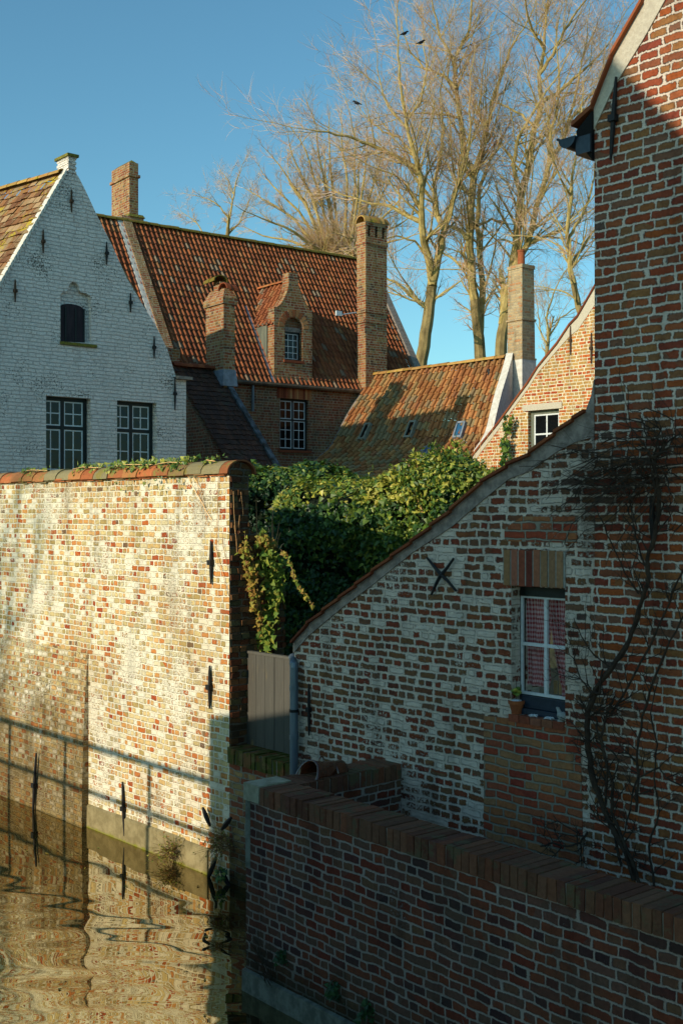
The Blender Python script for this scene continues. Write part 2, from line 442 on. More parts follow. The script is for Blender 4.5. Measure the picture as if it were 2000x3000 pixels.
M['pan_red'] = tile_mat('red_pantile', groove_shade=.35, pal= [CB('#a8542c', .92, .38), CB('#b46234', .92, .38), CB('#94482a', .92, .38), CB('#ac5a30', .92, .38), CB('#9c4e2a', .92, .38), CB('#b8683a', .92, .38), CB('#a0522c', .92, .38), CB('#a87044', .92, .38), CB('#b05e32', .92, .38), CB('#a0542e', .92, .38), CB('#aa5a2e', .92, .38), CB('#985030', .92, .38)]*2+[CB('#8c7864', .92, .38)], moss=(.74, CB('#5c5430', .92, .38), 1.2), var=.5)
M['pan_mix'] = tile_mat('mottled_pantile', groove_shade=.75, pal=[CB('#b4703c', 1.0, .32), CB('#be7c42', 1.0, .32), CB('#a88a5c', 1.0, .32), CB('#a87444', 1.0, .32), CB('#b8824a', 1.0, .32), CB('#988660', 1.0, .32), CB('#b87440', 1.0, .32), CB('#ac8c58', 1.0, .32), CB('#a46840', 1.0, .32), CB('#c08a50', 1.0, .32), CB('#96805c', 1.0, .32), CB('#b87a44', 1.0, .32)], moss=(.78, CB('#9c8c44', 1.0, .32), 1.6), var=.6)
M['flat_brown'] = tile_mat('old_plain_tile', [CB('#94603a', .95, .24), CB('#84502e', .95, .24), CB('#a87850', .95, .24), CB('#70452a', .95, .24), CB('#b0906c', .95, .24), CB('#8a5a34', .95, .24)], moss=(.6, CB('#a08c6a', .95, .24), 3), lich=(.72, C('#b09a2c'), 1.6, 12.0, 13.4), var=.7)
M['flat_dark'] = tile_mat('dark_plain_tile', [C('#4a3024'), C('#3c2a22'), C('#54382a'), C('#42302a')], moss=(.68, C('#4a4436'), 3), var=.7, lich=(.86, C('#8a8a84'), 6))
M['ridge'] = rand_mat('ridge_tile', [C('#7c5030'), C('#6c4a30'), C('#8a5a36')], .9, .01, 12, .7, moss=(.42, C('#77682c'), 2.5))
M['ridge_lich'] = rand_mat('lichened_ridge', [C('#b08a50'), C('#a47a44')], .9, .01, 12, .7, moss=(.60, C('#a08c30'), 3.5))
M['cope_tile'] = rand_mat('coping_tile', [CB('#c0602c', .95, .35, (.22,.15,.08)), CB('#b8733c', .95, .35, (.22,.15,.08)), CB('#a85426', .95, .35, (.22,.15,.08)), CB('#8a8460', .95, .35, (.22,.15,.08)), CB('#c87a44', .95, .35, (.22,.15,.08)), CB('#b4562a', .95, .35, (.22,.15,.08)), CB('#9c7a50', .95, .35, (.22,.15,.08))], .8, .006, 25, .6, moss=(.62, CB('#8a8034', .95, .35, (.22,.15,.08)), 5))
M['verge_tile'] = rand_mat('verge_tile', [C('#84452a'), C('#743c26'), C('#8c4e30')], .85, .005, 25, .5)
M['lead'] = plain_mat('lead_flashing', C('#6c7680'), C('#8a94a0'), 6, .6, .006, spec=.4)
M['zinc'] = plain_mat('zinc', C('#566470'), C('#6c7a86'), 5, .45, .001, metal=.55, spec=.5, stretch=(1,1,.3))
M['zinc_old'] = plain_mat('old_zinc_gutter', C('#4a4036'), C('#6a5c48'), 4, .6, .002, metal=.2)
M['iron'] = plain_mat('black_iron', C('#16181c'), C('#22201e'), 30, .6, .003)
M['rust'] = plain_mat('rusty_iron', C('#3c2c24'), C('#54402e'), 20, .8, .003)
M['darkwood'] = plain_mat('dark_green_paint', C('#141c1c'), C('#1c2626'), 20, .5, .001)
M['bluewood'] = plain_mat('dark_blue_paint', C('#1c2836'), C('#243242'), 20, .5, .001)
M['whitewood'] = plain_mat('white_paint', C('#dcdede'), C('#ccd0d0'), 30, .5, .0005)
M['black'] = plain_mat('dark_interior', C('#0c0c0c'), C('#121010'), 3, .9, 0)
M['shutter'] = plain_mat('dark_shutter', C('#241e24'), C('#322a30'), 12, .8, .004, stretch=(1,1,.2))
M['greywood'] = plain_mat('weathered_cladding', C('#5e6258'), C('#757868'), 9, .9, .004, stretch=(1,1,.15))
T = NT('gate_board'); u_, v_, _ = T.sep(T.uv()); p_ = T.pos()
f_ = T.noise(T.vmath('MULTIPLY', p_, (1,1,.06)), 60, 5, .7); f2 = T.noise(T.vmath('MULTIPLY', p_, (1,1,.25)), 9, 4, .6)
c_ = T.mix(f_, C('#403e38'), C('#69655c')); c_ = T.mix(T.step(f2, .62, .75), c_, C('#86744c'))
c_ = T.mix(1.0, c_, T.xyz(T.math('ADD', .85, T.math('MULTIPLY', u_, .25)), T.math('ADD', .85, T.math('MULTIPLY', u_, .25)), T.math('ADD', .85, T.math('MULTIPLY', u_, .25))), 'MULTIPLY')
M['gate'] = T.finish(c_, .85, T.bump(f_, .003))
T = NT('dark_glass'); p_ = T.pos(); f_ = T.noise(p_, 2.5, 2)
b_ = T.n('ShaderNodeBsdfPrincipled'); b_.inputs['Base Color'].default_value = C('#101214'); b_.inputs['Roughness'].default_value = .06
b_.inputs['Specular IOR Level'].default_value = .35; b_.inputs['IOR'].default_value = 1.45
T.l(T.bump(f_, .01), b_.inputs['Normal']); T.l(b_.outputs[0], T.out.inputs[0]); M['glass'] = T.m
T = NT('clear_glass'); g_ = T.n('ShaderNodeBsdfGlossy'); g_.inputs['Roughness'].default_value = .02; g_.inputs[0].default_value = (.8,.9,1,1)
t_ = T.n('ShaderNodeBsdfTransparent'); mx = T.n('ShaderNodeMixShader'); fz = T.n('ShaderNodeFresnel'); fz.inputs[0].default_value = 1.22
T.l(fz.outputs[0], mx.inputs[0]); T.l(t_.outputs[0], mx.inputs[1]); T.l(g_.outputs[0], mx.inputs[2]); T.l(mx.outputs[0], T.out.inputs[0]); M['clear'] = T.m
T = NT('gingham_cloth'); u_, v_, _ = T.sep(T.uv())
def stripe(x, k): return T.math('GREATER_THAN', T.math('FRACT', T.math('MULTIPLY', x, k)), .5)
s_ = T.math('MULTIPLY', T.math('ADD', stripe(u_, 34.0), stripe(v_, 30.0)), .5)
M['gingham'] = T.finish(T.mix(s_, C('#d0b4b4'), C('#9c1c2a')), .95)
M['pot'] = plain_mat('terracotta_pot', C('#a05a34'), C('#8a4a2c'), 20, .85, .002)
M['brass_brown'] = plain_mat('glazed_brown', C('#5c2a14'), C('#47200f'), 15, .18, .002, spec=.8)
M['stonebird'] = plain_mat('grey_stone', C('#848886'), C('#9a9c98'), 40, .9, .002)
M['shellwhite'] = plain_mat('starfish_white', C('#b8bcc0'), C('#ccd0d2'), 40, .9, .003)
M['card'] = plain_mat('pale_card', C('#b49468'), C('#c0a078'), 5, .9, 0)
M['moss'] = plain_mat('yellow_moss', C('#847a30'), C('#5c5c2c'), 20, .95, .02)
M['crow'] = plain_mat('black_feathers', C('#0c0c10'), C('#14141a'), 40, .7, 0)
M['ground'] = plain_mat('garden_ground', C('#4a4634'), C('#3c4424'), 2, .95, .02)
M['quay'] = plain_mat('quay_paving', C('#6c675c'), C('#5c574c'), 3, .95, .01)
M['bark'] = plain_mat('tree_bark', C('#988458'), C('#6c5c3c'), 2.2, .95, .04, stretch=(1,1,.35), detail=6)
M['bark_far'] = plain_mat('branch_bark', C('#b8a268'), C('#94804c'), 2.0, .95, 0)
M['twig'] = rand_mat('twig', [C('#c0a080'), C('#b89c70'), C('#b4845c'), C('#c4aca0'), C('#b09860')], .95, 0, 3, .4)
M['vine'] = plain_mat('vine_bark', C('#30261f'), C('#44362a'), 20, .95, .004)
M['dry'] = rand_mat('dry_stem', [C('#8a6c48'), C('#74583a'), C('#a08860'), C('#6c4c38')], .95, 0, 20, .4)
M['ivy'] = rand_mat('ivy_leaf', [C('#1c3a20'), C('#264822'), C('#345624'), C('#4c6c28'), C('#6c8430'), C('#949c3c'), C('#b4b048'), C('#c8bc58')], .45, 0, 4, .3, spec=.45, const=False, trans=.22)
M['autumn'] = rand_mat('autumn_leaf', [C('#56762a'), C('#74903a'), C('#98a040'), C('#a89a40'), C('#a07038'), C('#b4aa54')], .6, 0, 4, .3, spec=.3, const=False, trans=.3)
M['hedge_core'] = plain_mat('dark_inner_core', C('#0e1a0c'), C('#16220e'), 6, .95, .03)

# ================================================================ frames of the walls
LW = Fr((-1.278, 11.2), UA)
GA = Fr((-.25, 10.0), UA)
PW = Fr((-.698, 8.5), (.84, -1.0))
def far(x, y): return (x*SK, y*SK)
BRN = Fr(far(1.969, 28.13), (1.324, 1))
WHT = Fr(far(-2.61, 19.5), (1.15, 1))
DRK = Fr(far(-2.435, 23.0), (1.324, 1))
SUNG = Fr(far(4.04, 20.0), (.868, -1))

def jit(a): return (random.random()-.5)*2*a

def anchor(parent, fr, px, y0, y1, n=.0, r=.014, lean=0.0, mat='iron', knob=True, name='wall_anchor'):
    b = MB()
    u0, z0 = fr.UZ(px, y0, n); u1, z1 = fr.UZ(px+lean, y1, n)
    m = 9; pts = []; rad = []
    for i in range(m):
        t = i/(m-1); pts.append(fr.P(u0+(u1-u0)*t, n+r*1.2, z0+(z1-z0)*t))
        rad.append(r*(.55+.6*math.sin(math.pi*t)))
    b.tube(pts, rad, 6)
    if knob: b.box(fr, (u0+u1)/2-r*1.7, (u0+u1)/2+r*1.7, n-.002, n+r*3, (z0+z1)/2-r*1.4, (z0+z1)/2+r*1.4)
    return b.build(name, M[mat], parent)

def strip(b, fr, pts, widths, n0, n1, idx=0):
    """band below a polyline given in (u,z); widths = drop in z"""
    k = len(pts)
    for i in range(k-1):
        (ua, za), (ub, zb) = pts[i], pts[i+1]; wa, wb = widths[i], widths[i+1]
        b.hexa([fr.P(ua, n0, za-wa), fr.P(ub, n0, zb-wb), fr.P(ub, n1, zb-wb), fr.P(ua, n1, za-wa)],
               [fr.P(ua, n0, za), fr.P(ub, n0, zb), fr.P(ub, n1, zb), fr.P(ua, n1, za)], None, idx)

def brick_row(parent, name, fr, u0, u1, n0, n1, z0, z1, pitch, mat, gap=.010, jz=.004, jn=.006, mort=True):
    b = MB(); u = u0
    while u < u1-.02:
        w = pitch*(1+jit(.12)); e = min(u+w-gap, u1)
        r = random.random(); a = jit(jz); c = jit(jn); d = jit(jn)
        b.box(fr, u, e, n0+d, n1+c, z0, z1+a, (r, random.random()), du=jit(.006)); u += w
    o = b.build(name, M[mat], parent)
    if mort:
        q = MB(); q.box(fr, u0, u1-.005, n0+.012, n1-.012, z0-.002, z1-.010); q.build('mortar_bed', M['mortar'], o)
    return o

def roof_tiles(P, W, Ls, ncol, nrow, pan=True, amp=.035, step=.025, seg=8, uv0=(0,0), jitz=.004, jitc=.0):
    """P(a,b) -> point, a across 0..1, b down 0..1 ; returns MB with tile relief"""
    b = MB(); e = 1e-3
    if pan:
        prof = []
        for k in range(seg+1):
            x = k/seg
            prof.append((x, math.sin(math.pi*x/.5)*1.0 if x < .5 else -math.sin(math.pi*(x-.5)/.5)*.35))
        prof[4:5] = [(.44, .5), (.47, -.25)]
    else:
        prof = [(0.02, 0), (.5, .12), (.98, 0)]
    for j in range(nrow):
        for i in range(ncol):
            ja = jit(jitz); jb = jit(jitz); jr = jit(.12)*(1.0/nrow) * (1 if not pan else .35)
            off = .5 if (not pan and j % 2) else 0
            rows = []
            for (bb, hh) in ((j/nrow, 0.0), ((j+1)/nrow+jr+.004, step), ((j+1)/nrow+jr, -.01)):
                line = []
                for (x, h) in prof:
                    a = min(max((i+x+off)/ncol, 0), 1)
                    p = P(a, bb)
                    pu = P(min(a+e, 1.0+e), bb) - P(a-e, bb); pv = P(a, bb+e) - P(a, bb-e)
                    nn = pu.cross(pv); nn.normalize()
                    if nn.z < 0: nn = -nn
                    line.append(p + nn*(h*amp + hh + ja + (jb if hh > 0 else 0)))
                rows.append(line)
            m = len(prof); vs = rows[0]+rows[1]+rows[2]; fs = []; 
            for r_ in range(2):
                for k in range(m-1):
                    fs.append((r_*m+k, r_*m+k+1, (r_+1)*m+k+1, (r_+1)*m+k))
            uvs = []
            for r_ in range(3):
                for k in range(m): uvs.append((uv0[0]+i+.1+.8*k/(m-1), uv0[1]+j+.2+.25*r_))
            b.add(vs, fs, uvs)
    return b

def ridge_row(parent, name, p0, p1, r, n, mat, lift=0.0, flat=.8):
    b = MB(); p0 = Vector(p0); p1 = Vector(p1); d = (p1-p0); L = d.length; d.normalize()
    s = Vector((-d.y, d.x, 0)); s.normalize()
    up = Vector((0,0,1))
    for i in range(n):
        a = p0 + d*(L*i/n); c = p0 + d*(L*(i+1)/n + .02); ra = r*(1+jit(.05)); rc = ra*1.08; lz = jit(.006)+lift
        vs = []; m = 8
        for (q, rr) in ((a, ra), (c, rc)):
            for k in range(m+1):
                t = math.pi*k/m
                vs.append(q + s*math.cos(t)*rr + up*(math.sin(t)*rr*flat+lz))
        for (q, rr) in ((a, ra*.85), (c, rc*.85)):
            for k in range(m+1):
                t = math.pi*k/m
                vs.append(q + s*math.cos(t)*rr + up*(math.sin(t)*rr*flat+lz))
        M1 = m+1; fs = []
        for k in range(m):
            fs.append((k, k+1, M1+k+1, M1+k)); fs.append((2*M1+k+1, 2*M1+k, 3*M1+k, 3*M1+k+1))
            fs.append((k+1, k, 2*M1+k, 2*M1+k+1)); fs.append((M1+k, M1+k+1, 3*M1+k+1, 3*M1+k))
        b.add(vs, fs, (random.random(), random.random()))
    return b.build(name, M[mat], parent)

def sash(parent, fr, u0, u1, z0, z1, n, cols, rows_top, rows_bot, split=.42, fw=.05, bar=.012, cas=.022, glass='glass', name='window', frame='darkwood', light='whitewood', mull=True, dep=.06, side=0.0):
    """casement window: outer frame, mullion, transom, white glazing bars, panes"""
    b = MB()
    b.box(fr, u0, u0+fw, n-dep, n, z0, z1); b.box(fr, u1-fw, u1, n-dep, n, z0, z1)
    b.box(fr, u0+fw, u1-fw, n-dep, n-.002, z1-fw, z1); b.box(fr, u0+fw, u1-fw, n-dep, n-.002, z0, z0+fw)
    zt = z1-fw-(z1-z0-2*fw)*split; um = (u0+u1)/2
    if rows_top: b.box(fr, u0+fw, u1-fw, n-dep, n-.003, zt-fw*.45, zt+fw*.45)
    if mull: b.box(fr, um-fw*.5, um+fw*.5, n-dep, n-.001, z0+fw, z1-fw)
    w = b.build(name, M[frame], parent)
    lights = [(u0+fw, um-fw*.5), (um+fw*.5, u1-fw)] if mull else [(u0+fw, u1-fw)]
    bays = ([(zt+fw*.45, z1-fw, rows_top)] if rows_top else []) + [(z0+fw, (zt-fw*.45) if rows_top else z1-fw, rows_bot)]
    g = MB(); q = MB()
    for (a, c) in lights:
        for (za, zb, nr) in bays:
            q.box(fr, a, a+cas, n-.04, n-.014, za, zb); q.box(fr, c-cas, c, n-.04, n-.014, za, zb)
            q.box(fr, a+cas, c-cas, n-.04, n-.015, za, za+cas); q.box(fr, a+cas, c-cas, n-.04, n-.015, zb-cas, zb)
            for i in range(1, cols):
                x = a+(c-a)*i/cols; q.box(fr, x-bar/2, x+bar/2, n-.038, n-.017, za+cas, zb-cas)
            for i in range(1, nr):
                z = za+(zb-za)*i/nr; q.box(fr, a+cas, c-cas, n-.037, n-.018, z-bar/2, z+bar/2)
            g.box(fr, a, c, n-.032, n-.028, za, zb)
    q.build('glazing_bars', M[light], w); g.build('pane', M[glass], w)
    return w

# ================================================================ garden wall on the left
gw = thing('garden_wall', LW.P(0, -.11, 0), 'tall sunlit pale brick wall rising from the canal under a rounded tile coping', 'wall')
uL = LW.U(-260); uE = LW.U(672)
b = MB(); b.box(LW, uL, uE, -.22, 0, -1.2, 3.88); b.build('wall', M['brick_left'], gw)
b = MB(); b.box(LW, uE, uE+.004, -.225, .002, 1.2, 3.88)
FE = Fr(tuple(LW.P(uE, 0, 0))[:2], (LW.n[0]*-1, LW.n[1]*-1))
ew = [FE.UZ(*q) for q in ((721,1540),(745,1560),(775,1578),(800,1606),(832,1642))]
b.wall(FE, [(.221,.6), (ew[-1][0],.6)]+ew[::-1]+[(.221, ew[0][1]+.05)], [], -.25, -.001)
b.build('end_wall', M['brick_end'], gw)
# protruding rough bricks of the broken wall end
b = MB(); z = 1.3
FE = Fr(tuple(LW.P(uE, 0, 0))[:2], (LW.n[0]*-1, LW.n[1]*-1))
while z < 3.8:
    x = .01
    lim = .21 if z > ew[0][1] else (ew[-1][0] if z < ew[-1][1] else .21+(ew[-1][0]-.21)*(ew[0][1]-z)/(ew[0][1]-ew[-1][1]))
    while x < lim:
        w = random.uniform(.06, .12)
        if random.random() < .7: b.box(FE, x, min(x+w, lim), 0, random.uniform(.006, .03), z+.006, z+.054, (random.random(), random.random()), du=jit(.01))
        x += w+.012
    z += .062
b.build('broken_bricks', rand_mat('broken_brick', [C('#6a4a2e'), C('#7c5636'), C('#5c3a28'), C('#6c6040'), C('#50402e'), C('#74422a')], .95, .02, 40, .9), gw)
# projecting weathered base, left part
b = MB(); uS = LW.U(259)
prof = [(.0, 1.95), (.02, 1.75), (.045, 1.4), (.065, .9), (.08, .3), (.085, -1.2)]
N = 26
for i in range(N):
    ua = uL+(uS-uL)*i/N; ub = uL+(uS-uL)*(i+1)/N
    for k in range(len(prof)-1):
        (na, za), (nb, zb) = prof[k], prof[k+1]
        b.add([LW.P(ua,na+.003,za),LW.P(ub,na+.003,za),LW.P(ub,nb+.003,zb),LW.P(ua,nb+.003,zb)], [(0,1,2,3)])
vs = [LW.P(uS, .0, 1.98)]+[LW.P(uS, n_+.003, z_) for n_, z_ in prof[1:]]+[LW.P(uS, -.0, -1.2)]
b.add(vs, [tuple(range(len(vs)))])
b.build('weathered_base', M['brick_old'], gw)
b = MB(); u = uS+.001
while u < LW.U(612):
    e = min(u+random.uniform(.3, .6), LW.U(612)); t = .24+jit(.015)
    b.hexa([LW.P(u,0,-1.2),LW.P(e,0,-1.2),LW.P(e,.035,-1.2),LW.P(u,.035,-1.2)],[LW.P(u,0,t+.02),LW.P(e,0,t+.02),LW.P(e,.022,t),LW.P(u,.022,t)]); u = e
b.build('cement_base', M['cement_wet'], gw)
# tile coping
b = MB(); u = uL
while u < uE+.02:
    w = random.uniform(.27, .31); r = .165*(1+jit(.03)); m = 10; e = min(u+w+.02, uE+.05); zc = 3.865+jit(.006)
    vs = []
    for (q, rr) in ((u, r), (e, r*1.05)):
        for k in range(m+1):
            t = math.pi*k/m; vs.append(LW.P(q, -.11+math.cos(t)*rr, zc+math.sin(t)*rr*.78))
    for (q, rr) in ((u, r*.88), (e, r*.93)):
        for k in range(m+1):
            t = math.pi*k/m; vs.append(LW.P(q, -.11+math.cos(t)*rr, zc+math.sin(t)*rr*.78))
    M1 = m+1; fs = []
    for k in range(m):
        fs += [(k, k+1, M1+k+1, M1+k), (2*M1+k+1, 2*M1+k, 3*M1+k, 3*M1+k+1), (k+1, k, 2*M1+k, 2*M1+k+1), (M1+k, M1+k+1, 3*M1+k+1, 3*M1+k)]
    b.add(vs, fs, (random.random(), random.random())); u += w
u = uL
while u < uE-.02:                                   # broken flat tiles under the rounded ones
    w = random.uniform(.12, .2); e = min(u+w-.006, uE+.01); zz = 3.872+jit(.006); ou = .03+random.random()*.03
    b.box(LW, u, e, -.24, ou, zz-.012, zz+.008, (random.random(), random.random()), du=jit(.02))
    if random.random() < .8: b.box(LW, u+.05, e+.04, -.23, ou-.02, zz-.030, zz-.014, (random.random(), random.random()), du=jit(.02))
    u += w
b.build('tile_coping', M['cope_tile'], gw)
b = MB(); vs = []; m = 10
for q in (uE-.3, uE+.012):
    vs += [LW.P(q, -.11+math.cos(math.pi*k/m)*.145, 3.86+math.sin(math.pi*k/m)*.145*.78) for k in range(m+1)]
b.prism(vs[:m+1], vs[m+1:]); b.build('coping_mortar', M['brick_end'], gw)
# soft growth bumps of moss on the bottom edge and anchors
anchor(gw, LW, 623, 1585, 1711, r=.017); anchor(gw, LW, 619, 1950, 2076, r=.017)
anchor(gw, LW, 363, 2290, 2449, r=.016, lean=6); anchor(gw, LW, 111, 2206, 2395, n=.09, r=.018, lean=-10)
for (x0, y0, x1, y1) in ((600, 2365, 622, 2420), (684, 2395, 656, 2430), (640, 2510, 615, 2575), (650, 2540, 682, 2605)):
    anchor(gw, LW, x0, y0, y1, n=.03, r=.022, lean=x1-x0, knob=False)
# low wall under the gate
lw = thing('low_wall', LW.P(uE+.3, -.1, 0), 'low canal wall below the wooden gate, topped with green mossy bricks on edge', 'wall')
uG = GA.U(873); uG2 = LW.U(880)
b = MB(); b.box(LW, uE+.0, uG2, -.26, 0.0, -1.2, 1.135); b.build('wall', brick_mat('shaded_wall_brick', [C('#a8744a'), C('#94583a'), C('#8a7450'), C('#7c4430'), C('#b08c5c'), C('#6c4a38'), C('#9c8458')], C('#9c9484'), h=.06, L=.19, mw=.012, wash=.45, washcol=C('#aca698'), relief=.03, edge=.018, wob=.014, stain=.5, staincol=C('#5c5440'), zmoss=(.0, .5, C('#2c2c18'))), lw)
brick_row(lw, 'coping', LW, uE+.01, uG2, -.27, .035, 1.137, 1.275, .062, 'coping_moss', jz=.010, jn=.012)
# ================================================================ wooden gate
gt = thing('garden_gate', LW.P(LW.U(790, -.2), -.2, 1.28), 'weathered grey gate of vertical boards between garden wall and downpipe', 'gate')
pxs = [722, 750, 776.5, 803.5, 831.5, 860]
for i in range(5):
    b = MB(); a = LW.U(pxs[i], -.2)+.003; c = LW.U(pxs[i+1], -.2)-.003
    b.box(LW, a, c, -.225, -.2+jit(.002), 1.285, 2.150, (random.random(), random.random())); b.build('board', M['gate'], gt)
b = MB(); b.box(LW, LW.U(722,-.2), LW.U(860,-.2), -.235, -.19, 2.152, 2.176, (.9,.9)); b.build('top_rail', M['gate'], gt)
b = MB(); b.box(LW, LW.U(722,-.2), LW.U(860,-.2), -.262, -.227, 1.5, 1.6, (.3,.3)); b.build('back_rail', M['gate'], gt)

# ================================================================ canal parapet in front
cp = thing('canal_parapet', PW.P(0, 0, 0), 'dark red brick canal wall in the foreground with brick-on-edge top and pale corner cap', 'wall')
uP = PW.U(2200); cz = 1.385; tz = 1.512
b = MB(); b.box(PW, 0, uP, -.27, 0, -1.2, cz); b.build('wall', M['brick_canal'], cp)
RW = Fr(tuple(PW.P(.27, 0, 0))[:2], (.743, .669))
RLEN = 1.34
b = MB(); b.box(RW, .2, RLEN, -.27, 0, -1.2, cz); b.build('return_wall', M['brick_canal'], cp)
b = MB(); b.box(RW, .27, RLEN-.002, -.275, .012, cz+.001, tz-.002)
brick_row(cp, 'coping', PW, .18, uP, -.28, .012, cz+.002, tz, .064, 'coping', jz=.005)
brick_row(cp, 'return_coping', RW, .275, RLEN, -.28, .010, cz+.002, tz-.004, .064, 'coping', jz=.004)
b = MB(); b.box(PW, -.012, .172, -.285, .016, cz+.01, tz+.008); b.build('cap_stone', M['capstone'], cp)
b = MB(); b.box(PW, -.004, .055, -.05, .004, .9, cz+.012); b.build('corner_render', M['concrete'], cp)
b = MB()
u = -.01
while u < uP:
    e = u+random.uniform(.5, 1.1); t = .16+jit(.01)
    b.hexa([PW.P(u,-.1,-1.2),PW.P(e,-.1,-1.2),PW.P(e,.05,-1.2),PW.P(u,.05,-1.2)],[PW.P(u,-.1,t+.02),PW.P(e,-.1,t+.02),PW.P(e,.03,t),PW.P(u,.03,t)]); u = e
b.build('concrete_base', M['concrete'], cp)

# ================================================================ near brick house with the window
nh = thing('brick_house', GA.P(2.0, -1.0, .7), 'near shaded brick gable with curved roof edge and a window with gingham curtains', 'house')
RL = [(861,1884),(906,1828),(1000,1752),(1097,1674),(1210,1587),(1326,1496),(1416,1413),(1490,1364),(1556,1329),(1630,1270),(1684,1228),(1718,1200),(1733,1160),(1741,1112)]
rl_uz = [GA.UZ(x, y) for x, y in RL]
uT = GA.U(1741)
VT = [(1741,318),(1798,168),(1888,2),(2080,-350)]
vt_uz = [GA.UZ(x, y) for x, y in VT]
pk = vt_uz[-1]
right = [(pk[0]+1.6, pk[1]-1.9), (pk[0]+1.6, -1.2)]
wu0, wu1 = GA.U(1497), GA.U(1655)
wz0 = GA.UZ(1497, 2092)[1]; wz1 = GA.UZ(1497, 1716)[1]
PXJ = 1741
# low gable part
b = MB()
outer = [(GA.U(868), -1.2)] + rl_uz[:-1] + [(uT, rl_uz[-1][1]), (uT, -1.2)]
b.wall(GA, outer, [[(wu0,wz0),(wu1,wz0),(wu1,wz1),(wu0,wz1)]], -.32, 0)
b.build('wall', M['brick_gable'], nh)
b = MB(); b.wall(GA, [(uT, -1.2), (uT, vt_uz[0][1])] + vt_uz[1:] + right, [], -.32, 0); b.build('tall_wall', M['brick_tall'], nh)
b = MB(); b.wall(GA, [(GA.U(1418), .75), (GA.U(1418), GA.UZ(1418, 2098)[1]), (wu1, wz0-.005), (GA.U(1700), wz0-.01), (GA.U(1712), .75)], [], -.01, .006); b.build('repaired_brickwork', M['brick_patch'], nh)
b = MB(); b.wall(GA, [(wu0-.06, wz1+.41), (wu0-.06, wz1+.32), (GA.U(1690), wz1+.32), (GA.U(1690), wz1+.50), (GA.U(1530), wz1+.50)], [], -.01, .005); b.build('repaired_brickwork', M['brick_patch'], nh)
# render band below the roof edge
b = MB(); strip(b, GA, [(u_, z_) for u_, z_ in rl_uz], [.09,.10,.09,.10,.085,.12,.13,.10,.12,.13,.16,.2,.28,.5], -.05, .010)
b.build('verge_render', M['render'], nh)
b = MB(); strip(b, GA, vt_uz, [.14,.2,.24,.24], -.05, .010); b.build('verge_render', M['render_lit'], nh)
# roof edge tiles + roof slab
def verge(pts, name, lift, thick, nf=.045, nb=-4.5, seg=.3):
    b = MB()
    for i in range(len(pts)-1):
        (ua, za), (ub, zb) = pts[i], pts[i+1]; L = math.hypot(ub-ua, zb-za); k = max(1, int(round(L/seg)))
        for j in range(k):
            t0 = j/k; t1 = (j+1)/k; r = random.random(); lz = jit(.004)
            a0 = (ua+(ub-ua)*t0, za+(zb-za)*t0+lift+lz+.018); a1 = (ua+(ub-ua)*t1, za+(zb-za)*t1+lift+lz)
            b.hexa([GA.P(a0[0],nb,a0[1]-thick), GA.P(a1[0],nb,a1[1]-thick), GA.P(a1[0],nf,a1[1]-thick), GA.P(a0[0],nf,a0[1]-thick)],
                   [GA.P(a0[0],nb,a0[1]), GA.P(a1[0],nb,a1[1]), GA.P(a1[0],nf,a1[1]), GA.P(a0[0],nf,a0[1])], (r, random.random()))
    return b.build(name, M['verge_tile'], nh)
verge(rl_uz[:-2], 'low_roof', .004, .022)
ev = GA.UZ(1683, 378)
verge([ev, vt_uz[0], vt_uz[1], vt_uz[2], vt_uz[3]], 'tall_roof', .02, .03)
verge([pk, (pk[0]+1.9, pk[1]-2.25)], 'tall_roof', .02, .03)
# eaves box and gutter on the tall part
b = MB(); e0 = GA.UZ(1695, 385); b.add([GA.P(uT, .03, vt_uz[0][1]-.02), GA.P(e0[0], .03, e0[1]), GA.P(e0[0]+.01, .03, e0[1]-.07), GA.P(uT, .03, GA.UZ(1741,470)[1]),
      GA.P(uT, -4.4, vt_uz[0][1]-.02), GA.P(e0[0], -4.4, e0[1]), GA.P(e0[0]+.01, -4.4, e0[1]-.07), GA.P(uT, -4.4, GA.UZ(1741,470)[1])],
      [(0,1,2,3),(7,6,5,4),(0,4,5,1),(1,5,6,2),(2,6,7,3),(3,7,4,0)]); b.build('eaves_board', M['black'], nh)
b = MB(); g0 = GA.UZ(1653, 416); g1 = GA.UZ(1702, 416); gr = (g1[0]-g0[0])/2; gc = g0[0]+gr; m = 10; vs = []
for n_ in (.07, -4.4):
    for k in range(m+1):
        t = math.pi + math.pi*k/m; vs.append(GA.P(gc+math.cos(t)*gr, n_, g0[1]+math.sin(t)*gr*1.0))
M1 = m+1
b.add(vs, [(k, k+1, M1+k+1, M1+k) for k in range(m)]+[tuple(range(m, -1, -1))])
b.tube([GA.P(g0[0]-.004, .075, g0[1]+.004), GA.P(g0[0]-.004, -4.4, g0[1]+.004)], .009, 6)
b.box(GA, g1[0]-.01, uT, -4.3, .05, GA.UZ(1700,462)[1]+.01, g0[1]-.01)
b.build('gutter', plain_mat('dark_zinc', C('#28323c'), C('#38444e'), 5, .45, .001, metal=.4), nh)
anchor(nh, GA, 1809, 226, 468, r=.016, lean=-16); anchor(nh, GA, 908, 2004, 2155, r=.013, lean=1)
anchor(nh, GA, 1914, 1452, 1590, r=.017, knob=False, lean=2)
b = MB()                                             # crossed iron anchor
for (x0,y0,x1,y1) in ((1250,1634,1336,1732),(1328,1636,1263,1742)):
    p0 = GA.pp(x0,y0,.02); p1 = GA.pp(x1,y1,.02); mid = (p0+p1)/2 + Vector((GA.n[0]*.02, GA.n[1]*.02, .01))
    b.tube([p0, (p0+mid)/2+Vector((.003,0,-.004)), mid, (mid+p1)/2+Vector((0,0,.006)), p1], [.009,.012,.015,.012,.009], 6)
b.build('wall_anchor', M['iron'], nh)
